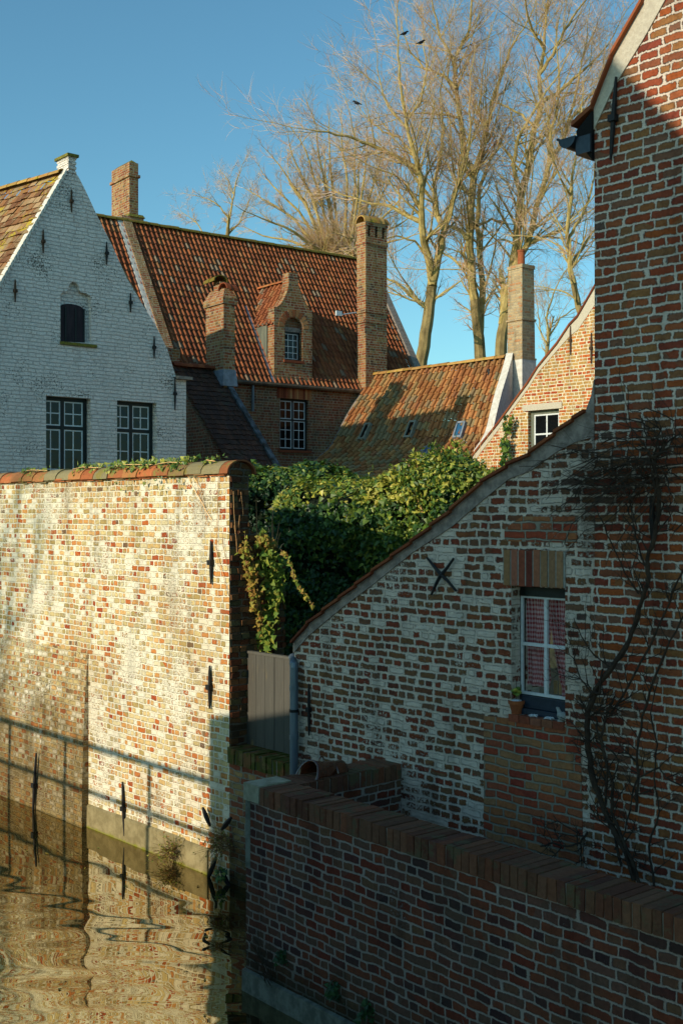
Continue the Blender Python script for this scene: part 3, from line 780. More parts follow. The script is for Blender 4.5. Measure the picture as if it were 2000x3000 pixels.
# lintel of upright bricks
b = MB(); lu0 = GA.U(1478); lu1 = GA.U(1655); nb_ = 8; pal_i = [.05,.18,.30,.43,.55,.68,.80,.93]
for i in range(nb_):
    a = lu0+(lu1-lu0)*i/nb_; c = lu0+(lu1-lu0)*(i+1)/nb_-.013
    b.box(GA, a, c, -.08, .010+jit(.003), wz1+.002+jit(.004), wz1+.26+jit(.006), (pal_i[i], random.random()))
b.build('lintel', M['soldier'], nh)
b = MB(); b.box(GA, lu0-.01, lu1+.004, -.07, .006, wz1+.006, wz1+.255); b.build('lintel_mortar', M['mortar'], nh)
# window
n0 = -.10
wf0 = GA.U(1497, n0)+.015; wf1 = wu1-.004; fz0 = wz0+.055
b = MB()
cl = GA.U(1522, n0); ct = GA.UZ(1522, 1745, n0)[1]; cb = GA.UZ(1522, 2032, n0)[1]
b.box(GA, wu0+.001, cl, n0-.06, n0, wz0+.002, wz1-.001); b.box(GA, cl, wu1-.001, n0-.06, n0+.002, ct, wz1-.002)
b.box(GA, wu1-.03, wu1-.001, n0-.06, n0-.002, wz0+.003, ct)
b.box(GA, cl, wu1-.03, n0-.06, n0+.001, wz0+.004, cb)
w = b.build('window', M['darkwood'], nh)
b = MB(); b.box(GA, wu0+.02, wu1-.004, n0, n0+.03, wz0+.05, cb-.005); b.box(GA, wu0+.02, wu1-.004, n0, n0+.055, wz0+.004, wz0+.046)
b.build('bottom_rail', M['bluewood'], w)
b = MB(); cr = wu1-.031; cm = GA.U(1596, n0); hz = (GA.UZ(1596, 1893, n0)[1])
b.box(GA, cl, cl+.018, n0-.03, n0-.005, cb, ct); b.box(GA, cr-.018, cr, n0-.03, n0-.005, cb, ct)
b.box(GA, cl+.018, cr-.018, n0-.03, n0-.006, cb, cb+.02); b.box(GA, cl+.018, cr-.018, n0-.03, n0-.006, ct-.014, ct)
b.box(GA, cm-.012, cm+.012, n0-.03, n0-.004, cb+.02, ct-.014)
b.box(GA, cl+.018, cm-.012, n0-.03, n0-.007, hz-.012, hz+.012); b.box(GA, cm+.012, cr-.018, n0-.03, n0-.007, hz-.012, hz+.012)
b.build('casement', M['whitewood'], w)
b = MB(); b.box(GA, cl+.01, cr-.01, n0-.020, n0-.017, cb+.01, ct-.01); b.build('pane', M['clear'], w)
def curtain(ua, ub, za, zb, gather, sway, name='curtain'):
    b = MB(); nx = 60; nz = 40; vs = []; uvs = []
    for j in range(nz+1):
        t = j/nz; z = za+(zb-za)*t
        for i in range(nx+1):
            s = i/nx
            k = 1-gather*(1-abs(2*(t-.12)-1)*1.0 if t < .62 else 1) * .5
            uu = ua+(ub-ua)*(s*(1-gather*math.sin(min(t/.85,1)*math.pi*.5)**2)+sway*t*t)
            wv = math.sin(s*30+3*math.sin(t*2.5+s*4))*.011*(1.2-.3*t)+math.sin(s*13+t*4)*.008
            if t > .8: wv += .012*math.sin(t*40)*(t-.8)*5
            vs.append(GA.P(uu, n0-.075+wv, z)); uvs.append((s*(ub-ua)*2.6, z))
    fs = [(j*(nx+1)+i, j*(nx+1)+i+1, (j+1)*(nx+1)+i+1, (j+1)*(nx+1)+i) for j in range(nz) for i in range(nx)]
    b.add(vs, fs, uvs); o = b.build(name, M['gingham'], w, smooth=True); return o
um = cm
curtain(cl+.012, um+.03, ct-.005, cb+.06, .22, .02); curtain(um-.0, cr+.03, ct-.005, cb+.01, .45, .42)
b = MB(); b.box(GA, um+.005, um+.085, n0-.16, n0-.15, cb+.005, cb+.21); b.box(GA, um-.04, um-.01, n0-.16, n0-.15, cb+.005, cb+.10); b.build('card', M['card'], w)
b = MB(); b.box(GA, wu0-.1, wu1+.15, -1.2, -.33, wz0-.2, wz1+.2)
b2 = MB(); b2.box(GA, wu0-.15, wu1+.2, -1.25, -1.2, wz0-.3, wz1+.3); b2.build('room_wall', M['black'], w)
# brick sill
b = MB(); k = 5
for i in range(k):
    a = wu0-.015+(wu1-wu0+.02)*i/k; c = wu0-.015+(wu1-wu0+.02)*(i+1)/k-.008
    b.box(GA, a, c, -.098, .016+jit(.003), wz0-.052, wz0+jit(.002), (random.choice([.3,.43,.55,.2]), random.random()))
b.build('sill', M['soldier'], nh)
# downpipe
b = MB()
c0 = GA.U(861, .06)
P = GA.P
zt_ = GA.UZ(861, 1945, .06)[1]
pts = [P(c0-.01, -.12, zt_+.05), P(c0-.135, -.05, zt_+.035), P(c0-.12, -.03, zt_+.03), P(c0-.02, .05, zt_+.0), P(c0, .06, zt_-.03), P(c0, .06, 1.0)]
b.tube([pts[0], pts[1]], .033, 12); b.tube([pts[1]+Vector((-.012,0,0)), pts[2], pts[3]], .036, 12); b.tube([pts[3], P(c0-.002,.058,zt_-.005), pts[4], pts[5]], .037, 12)
b.tube([P(c0, .06, 1.95), P(c0, .06, 1.99)], .041, 12); b.tube([P(c0,.06,1.52),P(c0,.06,1.56)], .040, 12)
dp = b.build('downpipe', M['zinc'], nh, smooth=False)
b = MB(); b.tube([P(c0,.06,zt_-.42), P(c0,.06,zt_-.395)], .042, 12); b.build('pipe_bracket', M['iron'], dp)

# things on the sill and on the parapet
def on_sill(px, n): return GA.U(px, n)
pc = GA.P(GA.U(1511, -.03), -.035, wz0)
pp_ = thing('plant_pot', pc, 'terracotta pot with small plant and sticks at the left end of the window sill', 'plant pot')
b = MB(); b.lathe(pc, [(.036,0),(.052,.068),(.052,.07),(.060,.072),(.062,.098),(.054,.098),(.050,.085)], 20); b.build('pot', M['pot'], pp_, smooth=False)
b = MB(); b.ball(pc+Vector((0,0,.092)), .040, 10, 6, (1,1,.35), jit=.1); b.build('pebbles', M['shellwhite'], pp_)
b = MB()
for i in range(9):
    a = i*2.4; rr = .012+.012*random.random(); b.ball(pc+Vector((math.cos(a)*rr, math.sin(a)*rr, .13+.03*random.random()+i*.004)), .020, 7, 5, (1,1,.7), uv=(random.uniform(.5,.9), .5), jit=.3)
b.build('foliage', M['ivy'], pp_)
b = MB()
for dx, dz in ((-.035,.2),(.0,.24),(.03,.21)): b.tube([pc+Vector((dx,0,.08)), pc+Vector((dx*1.1,0,dz))], .0022, 4)
b.build('stick', M['vine'], pp_)
for i, (px, lab) in enumerate(((1556, 'white dried starfish on the brick sill right of the terracotta pot'), (1601, 'white starfish on the brick sill beside the stone dove'))):
    c = GA.P(GA.U(px, .0), -.03, wz0+.006); b = MB()
    for k in range(5):
        a = k*2*math.pi/5+i; d = Vector((math.cos(a), math.sin(a), 0)); b.tube([c, c+d*.022+Vector((0,0,.004)), c+d*.046], [.011,.008,.002], 5)
    o = b.build('starfish', M['shellwhite'], None); tag(o, lab, 'starfish', 'starfish on the window sill')
c = GA.P(GA.U(1638, .0), -.02, wz0)
db = MB(); ud = Vector((GA.u[0], GA.u[1], 0)); Z = Vector((0,0,1))
db.tube([c-ud*.044+Z*.088, c-ud*.038+Z*.090, c-ud*.028+Z*.088, c-ud*.020+Z*.072, c-ud*.012+Z*.048, c+ud*.010+Z*.036, c+ud*.038+Z*.038, c+ud*.066+Z*.056, c+ud*.078+Z*.062], [.003,.008,.013,.013,.024,.036,.030,.012,.004], 12)
db.tube([c, c+Z*.012], .028, 12)
o = db.build('dove_ornament', M['stonebird'], None, smooth=True); tag(o, 'grey stone dove figure at the right end of the window sill', 'ornament')
# glazed ridge piece lying on the return wall
c = RW.P(.62, -.12, tz)
o_ = thing('glazed_ridge_piece', c, 'brown glazed curved ridge piece with a ring handle lying on the return wall coping', 'ornament')
b = MB(); m = 10; U = Vector((RW.u[0], RW.u[1], 0)); Nn = Vector((RW.n[0], RW.n[1], 0))
def arch_shell(b, c, L, R, lean, flare):
    vs = []
    for rr in (1.0, .86):
        for q in range(7):
            t = q/6; x = (t-.5)*L; k = 1+flare*(1-t)*(1-t)
            for j in range(m+1):
                a = math.pi*j/m
                vs.append(c + U*(x + lean*(1-math.sin(a))) + Nn*(math.cos(a)*R*k*rr) + Z*(math.sin(a)*R*1.0*k*rr+.002))
    A = (m+1); fs = []
    for q in range(6):
        for j in range(m):
            fs.append((q*A+j, q*A+j+1, (q+1)*A+j+1, (q+1)*A+j)); o2 = 7*A
            fs.append((o2+q*A+j+1, o2+q*A+j, o2+(q+1)*A+j, o2+(q+1)*A+j+1))
    for j in range(m):
        fs.append((j+1, j, 7*A+j, 7*A+j+1)); fs.append((6*A+j, 6*A+j+1, 13*A+j+1, 13*A+j))
    b.add(vs, fs)
arch_shell(b, c, .21, .085, -.06, .45); b.build('shell', M['brass_brown'], o_, smooth=True)
b = MB(); arch_shell(b, c+U*.14, .11, .078, .0, .0); b.build('back_shell', M['brass_brown'], o_, smooth=True)
b = MB(); rc = c-U*.01+Z*.108; b.tube([rc+U*(.022*math.cos(t))+Z*(.026*math.sin(t)) for t in [2*math.pi*k/12 for k in range(13)]], .006, 6); b.build('ring_handle', M['brass_brown'], o_)
# ================================================================ far group of houses
def v2(fr): return Vector((fr.u[0], fr.u[1], 0)), Vector((fr.n[0], fr.n[1], 0))
BU, BN = v2(BRN)

def solve_t(Cp, d, px):
    k = (px-1000)/F; return (k*Cp.y-Cp.x)/(d.x-k*d.y)

def stack(parent, pxl, pxc, pxr, yt, yb, D, mat='brick_stack', name='chimney', top=None, bands=(), Cp=None):
    """square chimney: left face pxl..pxc, right face pxc..pxr, given at the corner depth D"""
    Cp = pt(pxc, yb, D) if Cp is None else Cp
    wr = solve_t(Cp, BU, pxr); wl = solve_t(Cp, -BN, pxl)
    zt = H-(yt-1500)/F*D; zb = H-(yb-1500)/F*D
    b = MB(); t = top or 1.0
    def ring(z, k=0.0):
        return [Vector((Cp.x,Cp.y,z))+BN*k-BU*k, Vector((Cp.x,Cp.y,z))+BU*(wr+k)+BN*k, Vector((Cp.x,Cp.y,z))+BU*(wr+k)-BN*(wl+k), Vector((Cp.x,Cp.y,z))-BN*(wl+k)-BU*k]
    b.hexa(ring(zb), ring(zt, 0 if top is None else -(wr*(1-t))/2))
    o = b.build(name, M[mat], parent)
    for (ya, yb2, k) in bands:
        za = H-(ya-1500)/F*D; zc = H-(yb2-1500)/F*D
        q = MB(); q.hexa(ring(zc, k), ring(za, k)); q.build('band', M[mat], o)
    return o, Cp, wr, wl, zt, zb, ring

# ---------------- brown (large) house
bh = thing('brick_house', BRN.P(-3, -3, .9), 'large brick house with a broad orange pantile roof, brick dormer and two brick chimneys', 'house')
GZ = H+(6.32-H)*SK; d_ = 2.19*SK; RZ = H+(9.95-H)*SK
uR0 = 0.0                                   # right end of the eaves (frame origin)
uL0 = BRN.U(300)
zE = BRN.UZ(880, 1130)[1]; rg = BRN.UZ(1074, 766, -d_)
zR = H+(9.95-H)*SK
hw = [(BRN.U(821,-.0),BRN.UZ(821,1321)[1]),(BRN.U(902),0),(0,BRN.UZ(821,1167)[1])]
wa, wb = BRN.U(820), BRN.U(903); za, zb = BRN.UZ(820,1322)[1], BRN.UZ(820,1166)[1]
b = MB(); b.wall(BRN, [(uL0, .9), (uR0, .9), (uR0, zE-.03), (uL0, zE-.03)], [[(wa,za),(wb,za),(wb,zb),(wa,zb)]], -.35, 0)
b.build('wall', M['brick_far'], bh)
b = MB(); b.prism([BRN.P(uR0-.02,-.08,zE-.03), BRN.P(uR0-.02,-d_,zR-.10), BRN.P(uR0-.02,-2*d_+.08,zE-.03)], [BRN.P(uL0,-.08,zE-.03), BRN.P(uL0,-d_,zR-.10), BRN.P(uL0,-2*d_+.08,zE-.03)])
b.build('gable_wall', M['brick_far'], bh)
b = MB(); b.box(BRN, uR0-.35, uR0-.03, -2*d_+.1, -.36, .9, zE-.03); b.build('end_wall', M['brick_far'], bh)
def Pb(a, t): return BRN.P(uL0+(uR0-uL0)*a, .10-(d_+.10)*(1-t), zR+(zE-zR)*t)
W_ = uR0-uL0; nc = int(round(W_/.165))
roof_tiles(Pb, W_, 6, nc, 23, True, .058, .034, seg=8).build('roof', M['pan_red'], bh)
b = MB(); b.hexa([BRN.P(uL0,-d_,zR-.06),BRN.P(uR0,-d_,zR-.06),BRN.P(uR0,-2*d_-.1,zE-.06),BRN.P(uL0,-2*d_-.1,zE-.06)],[BRN.P(uL0,-d_,zR),BRN.P(uR0,-d_,zR),BRN.P(uR0,-2*d_-.1,zE),BRN.P(uL0,-2*d_-.1,zE)])
b.build('back_roof', M['pan_red'], bh)
ridge_row(bh, 'ridge_tiles', BRN.P(uL0,-d_,zR+.0), BRN.P(uR0,-d_,zR+.0), .13, int(W_/.36), 'ridge', lift=.0)
w1 = sash(bh, BRN, wa, wb, za+.05, zb, -.10, 2, 2, 3, .40, .06, .020, .026)
b = MB(); b.box(BRN, wa-.08, wb+.08, -.12, .07, za-.03, za+.045, (.3,.4)); b.build('sill', M['soldier_far'], bh)
def soldiers(parent, fr, ua, ub, za, zb, n, n1, name='brick_arch', rise=0.0):
    b = MB()
    for i in range(n):
        a = ua+(ub-ua)*i/n+.006; c = ua+(ub-ua)*(i+1)/n-.006; m_ = ((i+.5)/n-.5)*2
        dz = rise*(1-m_*m_); b.box(fr, a, c, -.1, n1, za+dz, zb+dz, (random.random(), random.random()))
    return b.build(name, M['soldier_far'], parent)
soldiers(bh, BRN, wa-.12, wb+.12, zb+.005, zb+.36, 16, .012)
# gutter and small downpipe
b = MB(); gz = zE+.01; b.tube([BRN.P(BRN.U(560,.1), .14, gz-.05), BRN.P(BRN.U(1062,.14), .14, gz-.06)], .07, 8)
gu = b.build('gutter', M['zinc_old'], bh)
b = MB(); u_ = BRN.U(740,.08); b.tube([BRN.P(u_, .1, gz-.08), BRN.P(u_+.02, .06, gz-.9)], .045, 8); b.build('downpipe', M['zinc'], bh)
# left coping parapet with pale mortar edge
b = MB(); pa = BRN.P(BRN.U(352,-d_),-d_,zR); 
def coping(parent, ua, k, w, h, mat, name, side=0):
    b = MB(); n = 14
    for i in range(n):
        t0, t1 = i/n, (i+1)/n
        def q(t, n_off, dz): 
            return BRN.P(ua+n_off, .12-(d_+.12)*(1-t), zR+(zE-zR)*t+dz)
        b.hexa([q(t0,0,-.1), q(t0,w,-.1), q(t1,w,-.1), q(t1,0,-.1)], [q(t0,0,h), q(t0,w,h), q(t1,w,h), q(t1,0,h)])
    return b.build(name, M[mat], parent)
uc = BRN.U(341,-d_)
coping(bh, uc, 0, .16, .13, 'lime', 'parapet_render'); coping(bh, uc+.162, 0, .30, .20, 'brick_stack', 'parapet')
b = MB(); ub_ = BRN.U(486, .1); b.box(BRN, ub_, ub_+.42, -.3, .16, BRN.UZ(490,1078)[1]-.3, BRN.UZ(490,1022)[1]); b.build('kneeler', M['brick_stack'], bh)
coping(bh, uR0-.02, 0, .28, .22, 'render', 'verge'); 
b = MB(); u_ = BRN.U(344)
# chimneys
D1 = 24.9*SK
o, Cp, wr, wl, zt, zb2, ring = stack(bh, 346, 378, 421, 632, 720, D1+2.1, name='chimney')
b = MB(); b.hexa(ring(zt,.04), ring(zt+.10,-.02)); b.build('mossy_ledge', M['moss'], o)
Cp2 = Vector((Cp.x, Cp.y, 0)) - BN*.05
o2, *_r = stack(o, 327, 379, 405, 473, 636, D1+2.2, name='stack', bands=[(508, 516, .05)])
o2.name = 'stack'
q = MB(); rg_ = _r[-1]; q.hexa(rg_(_r[3]-.0, -.02), rg_(_r[3]+.12, -.16)); q.build('mossy_top', M['moss'], o2)
o3, Cp, wr, wl, zt, zb2, ring = stack(bh, 1045, 1071, 1133, 690, 1136, 26.75*SK, name='tall_chimney', bands=[(700,712,.03),(906,914,.035),(936,944,.035)])
# cap of the tall chimney: arcade and rounded tiles
b = MB(); w_ = wr; 
for k in range(4):
    x = w_*(k+.0)/3; x0 = max(x-.09,0); x1 = min(x+.09, w_)
    b.hexa([Vector((Cp.x,Cp.y,zt))+BU*x0, Vector((Cp.x,Cp.y,zt))+BU*x1, Vector((Cp.x,Cp.y,zt))+BU*x1-BN*wl, Vector((Cp.x,Cp.y,zt))+BU*x0-BN*wl],
           [Vector((Cp.x,Cp.y,zt+.36))+BU*x0, Vector((Cp.x,Cp.y,zt+.36))+BU*x1, Vector((Cp.x,Cp.y,zt+.36))+BU*x1-BN*wl, Vector((Cp.x,Cp.y,zt+.36))+BU*x0-BN*wl])
b.hexa(ring(zt+.362,.02), ring(zt+.47,.03)); b.build('cap', M['brick_stack'], o3)
b = MB(); b.hexa([v+Vector((0,0,.0)) for v in ring(zt+.002,-.1)], ring(zt+.36,-.1)); b.build('flue', M['black'], o3)
mid = Vector((Cp.x,Cp.y,zt+.47)) - BN*(wl*.5)
ridge_row(o3, 'cap_tiles', mid-BU*.05, mid+BU*(wr+.05), .27, 5, 'ridge_lich', flat=.9)
# antenna bracket
b = MB(); p = pt(1043, 915, 26.6*SK); q = pt(1000, 921, 26.3*SK); b.tube([p, q], .018, 5); b.box(Fr((q.x,q.y),BRN.u), -.22, 0, -.03, .03, q.z-.05, q.z+.1); b.build('lamp_bracket', M['whitewood'], bh)
# dormer
dz0 = BRN.UZ(803, 1128)[1]
def dz(px, py, n=.03): return BRN.UZ(px, py, n)
dpx = [(803,1128),(803,898),(812,898),(822,890),(833,872),(842,850),(846,832),(846,797),(873,797),(873,832),(880,852),(888,875),(896,890),(906,905),(914,908),(914,1128)]
pts_ = [dz(*p) for p in dpx]
# keep left and right halves level
pts_[0] = (pts_[0][0], dz0); pts_[-1] = (pts_[-1][0], dz0)
aw0, aw1 = dz(834,1050)[0], dz(886,1050)[0]; az0 = dz(834,1056)[1]; azs = dz(834,958)[1]; am = (aw0+aw1)/2; ar = (aw1-aw0)/2
arc = [(am+ar*math.cos(t), azs+ar*1.0*math.sin(t)) for t in [math.pi*k/10 for k in range(11)]]
b = MB(); b.wall(BRN, pts_, [[(aw0,az0),(aw1,az0)]+arc], -.32, .03)
dm = b.build('dormer', M['brick_stack'], bh)
b = MB(); b.wall(BRN, [(aw0,azs-.02),(aw1,azs-.02)]+arc, [], -.25, -.14); b.build('arch_infill', M['brick_far'], dm)
b = MB(); b.box(BRN, aw0, aw1, -.2, -.10, azs-.10, azs+.04); b.build('stone_lintel', M['render'], dm)
sash(dm, BRN, aw0+.005, aw1-.005, az0+.03, azs-.10, -.13, 3, 0, 4, fw=.06, bar=.018, cas=.02, mull=False, name='dormer_window')
b = MB(); b.box(BRN, aw0-.05, aw1+.05, -.15, .08, az0-.05, az0+.03, (.3,.4)); b.build('sill', M['soldier_far'], dm)
b = MB()
for k in range(11):
    t = math.pi*(k+.5)/11; c0 = (am+(ar+.03)*math.cos(t), azs+(ar+.03)*math.sin(t)); c1 = (am+(ar+.24)*math.cos(t), azs+(ar+.24)*math.sin(t)); wv = .045
    tx, tz = -math.sin(t)*wv, math.cos(t)*wv
    pp4 = [(c0[0]-tx,c0[1]-tz),(c0[0]+tx,c0[1]+tz),(c1[0]+tx*1.3,c1[1]+tz*1.3),(c1[0]-tx*1.3,c1[1]-tz*1.3)]
    b.hexa([BRN.P(x,-.05,z) for x,z in pp4], [BRN.P(x,.045,z) for x,z in pp4], (random.random(), random.random()))
b.build('arch', M['soldier_far'], dm)
rU, rZ = dz(858, 822); eU, eZ = dz(801, 948); eU2 = rU+(rU-eU)
La = solve_t(BRN.P(rU, 0, rZ), -BN, 757)
def Pd(a, t): return BRN.P(rU+(eU-rU)*t, .0-La*(1-a)-.0, rZ+(eZ-rZ)*t)
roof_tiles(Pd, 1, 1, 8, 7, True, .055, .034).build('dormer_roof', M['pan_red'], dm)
def Pd2(a, t): return BRN.P(rU+(eU2-rU)*t, .0-La*(1-a), rZ+(eZ-rZ)*t)
b = MB(); b.hexa([Pd2(0,0),Pd2(1,0),Pd2(1,1),Pd2(0,1)],[Pd2(0,0)+Z*.04,Pd2(1,0)+Z*.04,Pd2(1,1)+Z*.04,Pd2(0,1)+Z*.04]); b.build('dormer_back_roof', M['pan_red'], dm)
ridge_row(dm, 'dormer_ridge', BRN.P(rU,-La,rZ+.02), BRN.P(rU,-.1,rZ+.02), .10, 5, 'cope_tile')
b = MB(); uc_ = dz(803,1000)[0]
for k in range(8):
    b.box(BRN, uc_-.03, uc_+.02, -.33-(k+1)*.24, -.335-k*.24, dz0-.2, eZ+.08+.0*k)
b.build('cheek', M['greywood'], dm)
b = MB(); b.box(BRN, dz(913,1000)[0]-.05, dz(913,1000)[0]-.01, -2.4, -.33, dz0-.2, eZ+.1); b.build('cheek', M['greywood'], dm)
b = MB()                                            # lead flashing beside the dormer
for i in range(10):
    t0 = i/10; t1 = (i+1)/10
    def fl(t, du): 
        a = (dz(752,960)[0], 0)
        tt = .50+t*.5; return BRN.P(uc_-.12+du, .12-(d_+.1)*(1-tt), zR+(zE-zR)*tt+.06)
    b.hexa([fl(t0,0)-Z*.05, fl(t0,.12)-Z*.05, fl(t1,.12)-Z*.05, fl(t1,0)-Z*.05],[fl(t0,0), fl(t0,.12), fl(t1,.12), fl(t1,0)])
b.build('flashing', M['lead'], dm)

# ---------------- dark roofed outbuilding with the bent-topped chimney
ob = thing('outbuilding', DRK.P(-2, -2, .9), 'small building with dark plain tile roof and squat brick chimney beside the white gable', 'house')
u1_ = 0.0; zr = H+(6.31-H)*SK; dd_ = 2.28*SK; ze = H+(4.12-H)*SK; u0_ = DRK.U(505)
def Pk(a, t):
    return DRK.P(u0_+(u1_-u0_)*a, dd_*1.25*t, zr+(ze-zr)*1.25*t)
roof_tiles(Pk, 1, 1, 26, 28, False, .01, .022, jitz=.006).build('roof', M['flat_dark'], ob)
b = MB(); b.prism([DRK.P(u1_,0,zr-.05), DRK.P(u1_,dd_*1.2,ze-1.1), DRK.P(u1_,dd_*1.2,.9), DRK.P(u1_,-dd_*.4,.9), DRK.P(u1_,-dd_*.4,zr-1.0)],
                  [DRK.P(u0_,0,zr-.05), DRK.P(u0_,dd_*1.2,ze-1.1), DRK.P(u0_,dd_*1.2,.9), DRK.P(u0_,-dd_*.4,.9), DRK.P(u0_,-dd_*.4,zr-1.0)]); b.build('wall', M['brick_far'], ob)
b = MB()
for i in range(16):
    t0, t1 = i/16, (i+1)/16
    def e_(t, a, dz_): return DRK.P(u1_+a, dd_*1.25*t, zr+(ze-zr)*1.25*t+dz_+jit(.01))
    b.hexa([e_(t0,-.06,-.05),e_(t0,.12,-.05),e_(t1,.12,-.05),e_(t1,-.06,-.05)],[e_(t0,-.06,.09),e_(t0,.12,.05),e_(t1,.12,.05),e_(t1,-.06,.09)])
b.build('verge', plain_mat('patchy_flashing', C('#5c666e'), C('#2c2a24'), 5, .8, .01), ob)
ridge_row(ob, 'ridge_tiles', DRK.P(u0_,0,zr+.02), DRK.P(u1_,0,zr+.02), .13, 8, 'verge_tile')
o, Cp, wr, wl, zt, zb2, ring = stack(ob, 603, 655, 688, 886, 1150, 22.6*SK, name='chimney', mat='brick_stack')
b = MB(); ztt = zt+.42
b.hexa(ring(zt-.02,.05), ring(zt+.14,.06)); b.hexa(ring(zt+.14,.05), ring(ztt,-.08)); b.build('cap', M['brick_stack'], o)
c0_ = Vector((Cp.x,Cp.y,ztt-.02))
ridge_row(o, 'cap_tiles', c0_-BN*(wl*.97)+BU*(wr*.3), c0_-BN*(wl*.35)+BU*(wr*.3)+Z*.02, .22, 2, 'ridge', lift=.22)
b = MB(); b.hexa([v for v in ring(ztt,-.25)], ring(ztt+.22,-.3)); b.build('brick_piers', M['brick_stack'], o)
ridge_row(o, 'broken_cap_tiles', c0_-BN*(wl*.1)+BU*(wr*.05), c0_-BN*(wl*.1)+BU*(wr*.98)-Z*.06, .24, 3, 'verge_tile', lift=-.02)
b = MB(); b.hexa(ring(zt-.0-1.62*SK,.06), ring(zt-1.30*SK,.02)); b.build('flashing', M['lead'], o)

# ---------------- white gabled house
wh = thing('white_house', WHT.P(-3, -2, .9), 'white painted brick gable house with dark attic shutter and two casement windows', 'house')
gp = [(-170,1125),(0,835),(60,735),(120,636),(183,516),(194,504),(220,504),(230,517),(250,556),(279,619),(330,721),(370,811),(415,887),(464,967),(491,1025),(513,1096),(520,1113),(545,1113)]
guz = [WHT.UZ(*p) for p in gp]
outer = [(guz[0][0], .9)] + guz + [(guz[-1][0], .9)]
def rect(fr, p0, p1, y0, y1): 
    a, z1_ = fr.UZ(p0, y0); c = fr.U(p1); z0_ = fr.UZ(p0, y1)[1]; return (a, c, z0_, z1_)
r1 = rect(WHT, 135, 266, 1158, 1390); r2 = rect(WHT, 343, 459, 1172, 1392)
nich_px = [(177,1000),(266,1004),(266,868),(252,858),(238,856),(233,850),(231,836),(222,827),(212,825),(203,832),(200,846),(196,852),(186,854),(177,862)]
nz = [WHT.UZ(*p) for p in nich_px]
def rl(r): return [(r[0],r[2]),(r[1],r[2]),(r[1],r[3]),(r[0],r[3])]
b = MB(); b.wall(WHT, outer, [rl(r1), rl(r2), nz], -.4, 0); wb_ = b.build('wall', M['white_brick'], wh)
b = MB(); b.box(WHT, min(p[0] for p in nz)-.05, max(p[0] for p in nz)+.05, -.3, -.11, min(p[1] for p in nz)-.1, max(p[1] for p in nz)+.1); b.build('niche', M['white_brick'], wh)
sr = rect(WHT, 178, 252, 900, 1000); am = (sr[0]+sr[1])/2; ah = (sr[1]-sr[0])/2
arc = [(am+ah*math.cos(t), sr[3]+.12*math.sin(t)) for t in [math.pi*k/8 for k in range(9)]]
b = MB(); b.wall(WHT, [(sr[0],sr[2]),(sr[1],sr[2])]+arc, [], -.12, -.07); sh = b.build('shutter', M['shutter'], wh)
b = MB()
for k in (0, .22, .62, .95): b.box(WHT, sr[0]+(sr[1]-sr[0])*k, sr[0]+(sr[1]-sr[0])*(k+.05), -.075, -.055, sr[2], sr[3]+.04)
b.build('shutter_board', M['darkwood'], sh)
b = MB(); b.box(WHT, sr[0]-.02, sr[1]+.25, -.1, .05, sr[2]-.06, sr[2]+.0); b.build('niche_ledge', M['moss'], wh)
for r in (r1, r2):
    sash(wh, WHT, r[0]-.12, r[1]-.02, r[2]-.4, r[3]-.0, -.16, 2, 2, 3, .30, .085, .024, .030)
for (px, y0, y1) in ((208,555,622),(125,672,742),(43,818,885),(311,708,775),(381,858,915),(450,985,1050),(511,1105,1202)):
    anchor(wh, WHT, px, y0, y1, r=.022, mat='rust' if px < 250 else 'iron')
# pinnacle and kneeler
a0 = WHT.U(183); a1 = WHT.U(221); zz0 = WHT.UZ(200, 512)[1]; zz1 = WHT.UZ(200, 457)[1]
b = MB(); k = 8
for i in range(k):
    q = .012 if i % 2 else -.004
    a_, c_ = WHT.U(200), WHT.U(221); b.box(WHT, a_-q, c_+q, -.5-q, .012+q, zz0+(zz1-zz0)*i/k, zz0+(zz1-zz0)*(i+1)/k)
pn = b.build('pinnacle', M['white_brick'], wh)
b = MB(); b.box(WHT, a_-.05, c_+.05, -.55, .07, zz1+.001, zz1+.06); b.build('cap_slab', M['moss'], pn)
b = MB(); kz = guz[-1][1]; b.box(WHT, WHT.U(513), WHT.U(555), -.4, .14, kz-.001, kz+.07); b.build('kneeler', M['render'], wh)
# roofs (ridge runs back to the left)
RD = Vector((-1.265, 1, 0)).normalized()
ap = WHT.P(WHT.U(192), 0, WHT.UZ(192, 509)[1]); lo = WHT.P(guz[0][0], 0, guz[0][1]); lo = ap+(lo-ap)*1.15
def Pw(a, t): return ap+(lo-ap)*t+RD*(7.5*(1-a))+Z*.05
roof_tiles(Pw, 1, 1, 34, 34, False, .012, .030, jitz=.009).build('roof', M['flat_brown'], wh)
ridge_row(wh, 'ridge_tiles', ap+RD*7.5+Z*.02, ap+Z*.02+RD*.1, .13, 20, 'ridge_lich')
b = MB(); n = 46
for i in range(n):
    t0, t1 = i/n, (i+.82)/n; p0 = ap+(lo-ap)*t0; p1 = ap+(lo-ap)*t1
    o_f = Vector((WHT.n[0], WHT.n[1], 0))
    b.hexa([p0-o_f*.12, p1-o_f*.12, p1+o_f*.05, p0+o_f*.05],[p0-o_f*.12+Z*.14, p1-o_f*.12+Z*.14, p1+o_f*.05+Z*.11, p0+o_f*.05+Z*.11])
b.build('verge', M['lime'], wh)
ro = [guz[7], guz[10], guz[13], guz[15]]
b = MB(); bk = RD*7.5
for i in range(3):
    p0 = WHT.P(ro[i][0], -.02, ro[i][1]-.04); p1 = WHT.P(ro[i+1][0], -.02, ro[i+1][1]-.04)
    b.hexa([p0-Z*.08, p1-Z*.08, p1-Z*.08+bk, p0-Z*.08+bk],[p0,p1,p1+bk,p0+bk])
b.build('right_roof', M['flat_brown'], wh)
e_ = WHT.P(guz[-1][0], -.41, .9); b = MB()
